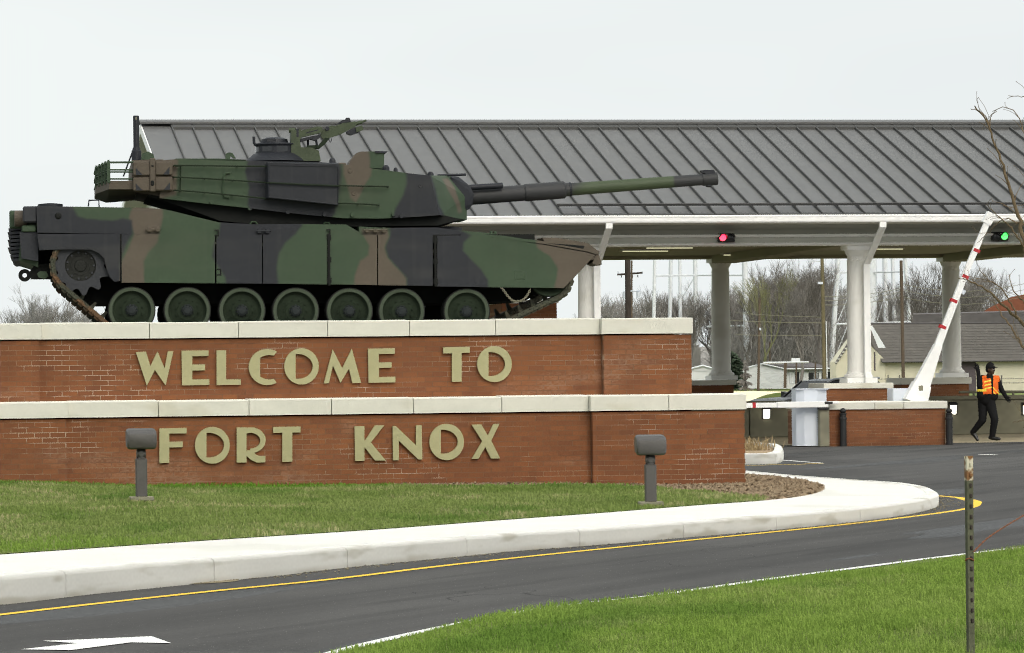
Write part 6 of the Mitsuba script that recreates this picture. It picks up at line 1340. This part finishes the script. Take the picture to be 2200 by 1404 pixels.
neck, chest, belly, hip = D(2126, 806, .02), D(2124, 822, .0), D(2121, 843, -.02), D(2119, 858, .0)
shR, shL = D(2111, 813, .02), D(2141, 814, .03)
elR, wrR = D(2104, 829, -.10), D(2101, 795, -.16)
elL, wrL = D(2151, 836, .02), D(2161, 853, -.06)
hiR, hiL = D(2112, 864, .05), D(2127, 864, -.02)
knR, anR = D(2111, 903, .02), D(2090, 929, .18)
knL, anL = D(2137, 902, -.10), D(2132, 936, -.04)
body = blob([(chest, .155, shR, .075), (chest, .155, shL, .075), (neck, .062, chest, .14), (chest, .165, belly, .185), (D(2114, 826, -.03), .13, D(2112, 850, -.03), .15), (D(2133, 826, -.02), .13, D(2131, 850, -.02), .15), (belly, .185, hip, .17),
             (shR, .078, elR, .062), (elR, .062, wrR, .045), (shL, .078, elL, .060), (elL, .060, wrL, .045),
             (hip, .16, hiR, .125), (hip, .16, hiL, .125), (hiR, .125, knR, .088), (knR, .088, anR, .062), (hiL, .125, knL, .088), (knL, .088, anL, .070)])
body_k = part(person, 'body', body, 'm_uniform', smooth=True)
hd = D(2128.5, 794, -.02); ex = np.array([.80, -.60, 0]); side_ = np.array([.60, .80, 0])      # looking right and towards the camera
hp_ = lambda f_, s_, z: hd + ex * f_ + side_ * s_ + np.array([0, 0, z])
head = blob([(hp_(0, 0, .02), .088, hp_(-.015, 0, .035), .092), (hp_(.02, 0, -.03), .072, hp_(.035, 0, -.085), .045), (hp_(-.02, 0, -.10), .055, neck, .058),
             (hp_(.086, 0, .0), .012, hp_(.098, 0, -.030), .017), (hp_(.075, -.018, -.062), .012, hp_(.075, .018, -.062), .012), (hp_(-.005, .086, .0), .018, hp_(-.01, .09, -.03), .014), (hp_(-.005, -.086, .0), .018, hp_(-.01, -.09, -.03), .014), (hp_(.055, -.05, .02), .024, hp_(.055, .05, .02), .024)], .012, 5)
hk = part(person, 'head', head, 'm_skin', smooth=True)
for s_ in (-.03, .03): part(hk, 'eye', MB().mesh(trimesh.creation.icosphere(2, .011).apply_translation(hp_(.078, s_, .002))), 'm_white')
part(hk, 'hair', blob([(hp_(-.03, 0, .03), .088, hp_(-.05, 0, -.01), .078)], .02, 3), 'm_uniform', smooth=True)
cap_ = blob([(hp_(-.005, 0, .062), .098, hp_(-.012, 0, .085), .088), (hp_(.0, 0, .055), .10, hp_(-.02, 0, .055), .10)], .02, 4)
ck = part(person, 'cap', cap_, 'm_uniform', smooth=True)
part(ck, 'peak', MB().hull([hp_(f_, s_, z) for f_, s_, z in ((.07, -.085, .045), (.07, .085, .045), (.155, -.055, .028), (.155, .055, .028), (.175, 0, .026), (.07, -.085, .053), (.07, .085, .053), (.155, -.055, .036), (.155, .055, .036), (.175, 0, .034))]), 'm_uniform')
part(ck, 'badge', MB().mesh(trimesh.creation.icosphere(1, .016).apply_translation(hp_(.097, -.012, .085))), 'm_concrete')
def hand(wr, d, palm_n, nm):
    d = d / np.linalg.norm(d); s_ = np.cross(d, palm_n); s_ /= np.linalg.norm(s_); n_ = np.cross(s_, d)
    b = [(wr, .034, wr + d * .05 - s_ * .020, .026), (wr, .034, wr + d * .05 + s_ * .022, .026), (wr + d * .05 - s_ * .02, .026, wr + d * .085 - s_ * .026, .018), (wr + d * .05 + s_ * .022, .026, wr + d * .085 + s_ * .03, .018)]
    for i, (o, ln) in enumerate(((-.034, .066), (-.012, .08), (.010, .075), (.032, .058))):
        a = wr + d * .085 + s_ * o; m_ = a + d * ln * .55 + n_ * .012; e = m_ + d * ln * .40 + n_ * .03
        b += [(a, .0115, m_, .010), (m_, .010, e, .008)]
    t0 = wr + d * .03 - s_ * .03; t1 = t0 + d * .035 - s_ * .035 + n_ * .015; b += [(t0, .018, t1, .013), (t1, .013, t1 + d * .035 - s_ * .005 + n_ * .012, .009)]
    return part(person, 'hand', blob(b, .008, 3), nm, smooth=True)
hand(wrR, np.array([-.30, -.1, 1.0]), np.array([0, -1.0, 0]), 'm_uniform'); hand(wrL, np.array([.62, -.25, -.85]), np.array([-.3, -.9, 0.1]), 'm_uniform')
def shoe(an, d, up):
    d = d / np.linalg.norm(d); an = np.asarray(an)
    return part(person, 'shoe', blob([(an - d * .05 + up * -.01, .048, an + d * .06 - up * .03, .046), (an + d * .06 - up * .032, .045, an + d * .165 - up * .045, .034), (an, .055, an - up * .02, .055), (an + d * .10 - up * .042, .042, an + d * .10 - up * .045, .042)], .018, 4), 'm_shoe', smooth=True)
shoe(anL + [0, 0, -.035], np.array([.9, -.35, -.02]), np.array([0, 0, 1.0])); shoe(anR + [0, 0, -.03], np.array([.35, -.30, -.80]), np.array([-.80, 0, .1]) * 1.0 + np.array([0, 0, -.05]))
# vest: the torso's own surface, offset outward
tv = body.copy(); nv = tv.vertex_normals; v = tv.vertices
zlo, zhi = D(2120, 848, 0)[2], D(2120, 808, 0)[2]
px_ = (v[:, 0] - D(2100, 830, 0)[0]) * F_PX / YG + 2100
def patch_of(sel, off, nm, m_):
    f = tv.faces[sel[tv.faces].all(1)]
    if len(f): t_ = trimesh.Trimesh(v + nv * off, f, process=False); t_.remove_unreferenced_vertices(); return part(person if nm == 'vest' else vest, nm, MB().mesh(t_).mesh(trimesh.Trimesh(t_.vertices - .004, t_.faces, process=False)) if False else t_, m_, smooth=True)
torso = (v[:, 2] > zlo) & (v[:, 2] < zhi) & (px_ > 2109) & (px_ < 2147)
arm_cut = (px_ > 2139) & (v[:, 2] < D(2120, 822, 0)[2])
front_gap = (np.abs(px_ - 2129.5) < 1.6) & (nv[:, 1] < -.3)
collar = (v[:, 2] > D(2120, 813, 0)[2]) & (np.abs(px_ - 2126) < 6.5)
vest = patch_of(torso & ~front_gap & ~collar & ~(arm_cut & (px_ > 2143)), .012, 'vest', 'm_vest')
def band(zc, wd_, slope_, x0, x1, nm='reflective_band'):
    zz_ = v[:, 2] - (D(2120, zc, 0)[2] + slope_ * (px_ - 2120) / F_PX * YG)
    return patch_of(torso & ~front_gap & (np.abs(zz_) < wd_) & (px_ > x0) & (px_ < x1), .019, nm, 'm_reflect')
# finer surface for the bands
tv = tv.subdivide().subdivide(); v = tv.vertices; nv = tv.vertex_normals; px_ = (v[:, 0] - D(2100, 830, 0)[0]) * F_PX / YG + 2100
torso = (v[:, 2] > zlo) & (v[:, 2] < zhi) & (px_ > 2109) & (px_ < 2147); front_gap = (np.abs(px_ - 2129.5) < 1.8)
for zc, sl, a, b in ((820, .25, 2113, 2127.5), (827.5, .25, 2113, 2127.5), (834.5, .25, 2113, 2128), (820, -1.15, 2131, 2146), (829, -1.15, 2131, 2145), (838, -1.15, 2131, 2143)): band(zc, .017, sl, a, b)
zz_ = v[:, 2] - D(2110, 839, 0)[2]; torso = (px_ < 2117); front_gap = px_ > 2200
torso &= (v[:, 2] > D(2110, 842, 0)[2]) & (v[:, 2] < D(2110, 836.5, 0)[2]); patch_of(torso & (px_ > 2096), .016, 'waist_band', 'm_reflect')

# ================================================================ CAR BEYOND THE LANE
mat('m_car', speck((0.010, 0.011, 0.013), 0.08, 2, 20), 0.3, 0.3, coat=0.25)
mat('m_car_glass', (0.015, 0.017, 0.02), 0.06, 0.25)
mat('m_car_trim', (0.45, 0.47, 0.50), 0.3, 0.5)
YC = 111.0; cx = at(1706, 840, YC); CF = frame([cx[0], cx[1], 0], 30)
car = thing('car', 'dark car with sky glint painted along its roof edge waiting beyond the lane wall', 'car')
bodyp = [(-1.15, .30), (-1.2, .62), (-1.12, .82), (-.75, .93), (.10, .98), (.2, .93), (3.1, .93), (3.15, .60), (3.1, .30)]
rings = []
for w_, k in ((-.90, .90), (-.86, 1.0), (.86, 1.0), (.90, .90)):
    rings.append(np.array([[x, w_, .62 + (z - .62) * k] for x, z in bodyp]))
ck = part(car, 'body', MB(CF).loft(rings), 'm_car', smooth=35)
part(car, 'cabin', MB(CF).loft([np.array([[.12, -.80, .92], [.72, -.66, 1.40], [1.1, -.64, 1.47], [2.3, -.64, 1.46], [2.95, -.78, .93]]), np.array([[.12, .80, .92], [.72, .66, 1.40], [1.1, .64, 1.47], [2.3, .64, 1.46], [2.95, .78, .93]])]), 'm_car', smooth=30)
part(car, 'roof_rail', MB(CF).tube([[.62, -.72, 1.37], [.85, -.70, 1.455], [1.2, -.69, 1.49], [2.4, -.69, 1.48]], .032, 6), 'm_car_trim')  # pale bar in place of the sky reflection along the roof side
part(car, 'windscreen', MB(CF).raw([[.16, -.70, .965], [.16, .70, .965], [.66, .60, 1.38], [.66, -.60, 1.38]], [[0, 1, 2, 3]]), 'm_car_glass')
for x in ([(.42, .97), (.82, 1.37), (1.18, 1.40), (1.18, .97)], [(1.27, .97), (1.27, 1.40), (2.2, 1.40), (2.55, .97)]):
    part(car, 'side_window', MB(CF).raw([[a, -.805 + (z - .92) * .30 - .01, z] for a, z in x], [[0, 1, 2, 3]]), 'm_car_glass')
part(car, 'wing_mirror', MB(CF).hull([[x, w_, z] for x, w_, z in ((.32, -.88, .98), (.50, -.88, .98), (.30, -1.10, .97), (.44, -1.12, .97), (.32, -.88, 1.10), (.48, -.88, 1.10), (.30, -1.10, 1.13), (.42, -1.12, 1.13))]), 'm_car')
part(car, 'wing_mirror', MB(CF).hull([[x, -w_, z] for x, w_, z in ((.32, -.88, .98), (.50, -.88, .98), (.30, -1.10, .97), (.44, -1.12, .97), (.32, -.88, 1.10), (.48, -.88, 1.10), (.30, -1.10, 1.13), (.42, -1.12, 1.13))]), 'm_car')
part(car, 'roof_edge', MB(CF).tube([[.74, -.62, 1.415], [.74, .62, 1.415]], .02, 6), 'm_car_trim')  # pale bar in place of the sky reflection on the front roof edge
for w_ in (-.735, .735): part(car, 'windscreen_pillar', MB(CF).tube([[.14, w_ * 1.06, .95], [.72, w_ * .92, 1.41]], .035, 6), 'm_car')
for x in (-.55, 2.3):
    for w_ in (-.92, .72):
        k = part(car, 'wheel', MB(CF).lathe([(.05, 0), (.22, .0), (.32, .02), (.33, .10), (.32, .20), (.05, .2)], [x, w_, .33], (0, 1, 0), 24), 'm_rubber', smooth=40)
        part(k, 'rim', MB(CF).lathe([(.002, -.012), (.21, -.006), (.215, .02)], [x, w_, .33], (0, 1, 0), 20), 'm_car_trim')
for w_ in (-.62, .62): part(car, 'headlight', MB(CF).hull([[x, w_ + s_, z] for x, s_, z in ((-1.16, -.18, .70), (-1.16, .18, .70), (-1.02, -.2, .84), (-1.02, .2, .84), (-1.2, 0, .76))]), 'm_car_trim')

# ================================================================ NEAR FOREGROUND
mat('m_post', speck((0.098, 0.102, 0.066), 0.25, 12, 90, stain=(0.12, 0.085, 0.055)), 0.75, 0.3)
def post_top(p, n, uv):
    r = smoothstep(0.54, 0.66, fbm(p.x * 22, p.y * 22, p.z * 16))
    return mix((0.56, 0.53, 0.42), (0.21, 0.105, 0.045), r)
mat('m_post_top', mikit.proc(post_top), 0.7, 0.3)
mat('m_rust', speck((0.20, 0.075, 0.038), 0.25, 20, 120), 0.9, 0.2)
YP = 21.0
t = thing('fence_post', 'rusty studded steel post with a white painted top in the right foreground', 'post')
tp, bt = at(2083, 980, YP), at(2087.6, 1404, YP); ax_ = (tp - bt) / np.linalg.norm(tp - bt); bt = tp - ax_ * ((tp[2] + .25) / ax_[2])
h_ = np.linalg.norm(tp - bt); ang = math.radians(38)
PFm = lambda p: bt + np.asarray(p)[..., 2:3] * ax_ + np.asarray(p)[..., :1] * np.array([math.cos(ang), math.sin(ang), 0]) + np.asarray(p)[..., 1:2] * np.array([-math.sin(ang), math.cos(ang), 0])
zw = h_ - 53 / F_PX * YP
def tee(z0, z1, g_=0.0): return MB(PFm).box(-.021 - g_, .021 + g_, -.003 - g_, .003 + g_, z0, z1).box(-.0025 - g_, .0025 + g_, .004 + g_, .036 + g_, z0, z1)
part(t, 'shaft', tee(0, zw), 'm_post'); part(t, 'painted_top', tee(zw + .001, h_, .0008), 'm_post_top')
zs_ = h_ - .045
while zs_ > .5:
    part(t, 'stud', MB(PFm).bev(-.007, .007, -.014, -.0035, zs_ - .012, zs_ + .010, .003), 'm_post_top' if zs_ > zw else 'm_wood_dark'); zs_ -= .0545
zt_ = h_ - 222 / F_PX * YP
part(t, 'wire_tie', MB(PFm).tube([[.024 * math.cos(a) * 1.0, .02 * math.sin(a) + .008, zt_ + .006 * math.sin(a * 2)] for a in np.linspace(0, 4 * np.pi, 26)], .0035, 5), 'm_rust')
t = thing('fence_wire', 'thin rusty twisted wire running from the foreground post to the right edge', 'wire')
wp = [at(2092, 1186, YP - .01), at(2120, 1158, YP + .2), at(2160, 1131, YP + .5), at(2205, 1104, YP + .9), at(2300, 1040, YP + 1.8)]
w_ = smooth_path(np.array(wp), 90); dx = np.arange(90) * 1.1
for ph in (0, np.pi): part(t, 'strand', MB().tube(w_ + np.c_[.0028 * np.cos(dx + ph), np.zeros(90), .0028 * np.sin(dx + ph)], .0022, 5), 'm_rust')

# bare sapling leaning in from the right
mat('m_twig', speck((0.15, 0.110, 0.068), 0.22, 6, 50), 0.85, 0.2)
sap = thing('sapling', 'slender bare brown sapling reaching in from the right edge', 'tree')
YS = 24.0
rs_ = np.random.default_rng(77)
def twig(px_pts, r0, r1, d0=0.0, d1=0.0, name='branch', subs=0, parent=None):
    n_ = len(px_pts); P_ = np.array([at(x, y, YS + d0 + (d1 - d0) * i / (n_ - 1)) for i, (x, y) in enumerate(px_pts)])
    c = smooth_path(P_, 5 * n_); c[1:-1] += rs_.normal(0, .0035, c[1:-1].shape)
    m = MB().tube(c, np.linspace(r0, r1, len(c)), 7)
    for _ in range(subs):
        i = int(rs_.integers(int(len(c) * .15), len(c) - 1)); d = c[min(i + 1, len(c) - 1)] - c[i - 1]; d /= np.linalg.norm(d)
        a = rs_.normal(0, 1, 3) * [1, .6, 1]; a -= d * (a @ d); a /= np.linalg.norm(a); ln = rs_.uniform(.05, .20); q = [c[i]]
        for k_ in range(3): d = d * .8 + a * .35 + rs_.normal(0, .08, 3) + [0, 0, .06]; d /= np.linalg.norm(d); q.append(q[-1] + d * ln / 3)
        m.tube(np.array(q), np.linspace(max(.0016, r1 * .8), .0011, 4), 5)
        m.mesh(trimesh.creation.icosphere(1, .0028).apply_translation(q[-1]))
    return part(sap, name, m, 'm_twig', smooth=40)
base = at_z(2345, 1320, .05)
trunk = np.array([[base[0], YS, 0.0], at(2330, 1150, YS), at(2300, 950, YS), at(2270, 790, YS + .05), at(2262, 690, YS + .05)])
part(sap, 'trunk', MB().tube(smooth_path(trunk, 24), np.linspace(.034, .020, 24), 9), 'm_twig', smooth=40)
twig([(2266, 740), (2232, 640), (2209, 560), (2188, 470), (2168, 400), (2144, 325), (2122, 268), (2106, 240), (2094, 228)], .019, .0035, .05, -.2, subs=9)
twig([(2122, 268), (2118, 252), (2098, 237), (2086, 234)], .004, .0018, -.1, -.15, subs=2)
twig([(2128, 280), (2126, 258), (2142, 240)], .004, .0018, -.1, -.1, subs=2)
twig([(2262, 720), (2240, 610), (2222, 500), (2214, 420), (2206, 330), (2196, 270), (2180, 240), (2160, 231), (2132, 240)], .012, .0018, .1, .3, subs=8)
twig([(2206, 330), (2202, 270), (2212, 215), (2196, 208), (2166, 206)], .005, .0016, .2, .35, subs=4)
twig([(2240, 610), (2216, 560), (2196, 528), (2170, 488), (2140, 460), (2118, 440)], .009, .0018, .05, -.3, subs=7)
twig([(2264, 760), (2222, 720), (2190, 690), (2160, 660), (2130, 632), (2104, 614), (2080, 603), (2058, 598)], .013, .0022, 0, -.5, subs=8)
twig([(2190, 690), (2164, 640), (2148, 618), (2120, 600), (2098, 560)], .006, .0016, -.2, -.3, subs=4)
twig([(2250, 800), (2216, 770), (2192, 735), (2170, 700), (2150, 672), (2134, 640)], .011, .0022, .05, .2, subs=5)
twig([(2260, 700), (2232, 680), (2200, 650), (2176, 622), (2168, 590)], .008, .002, .1, .4, subs=5)
twig([(2222, 500), (2190, 478), (2158, 470), (2124, 500), (2100, 522)], .005, .0015, .1, .3, subs=4)
twig([(2214, 420), (2206, 460), (2196, 440), (2180, 445), (2168, 452)], .004, .0014, .1, .2, subs=4)
twig([(2230, 905), (2200, 904), (2176, 909)], .004, .0016, .1, .2, subs=2)
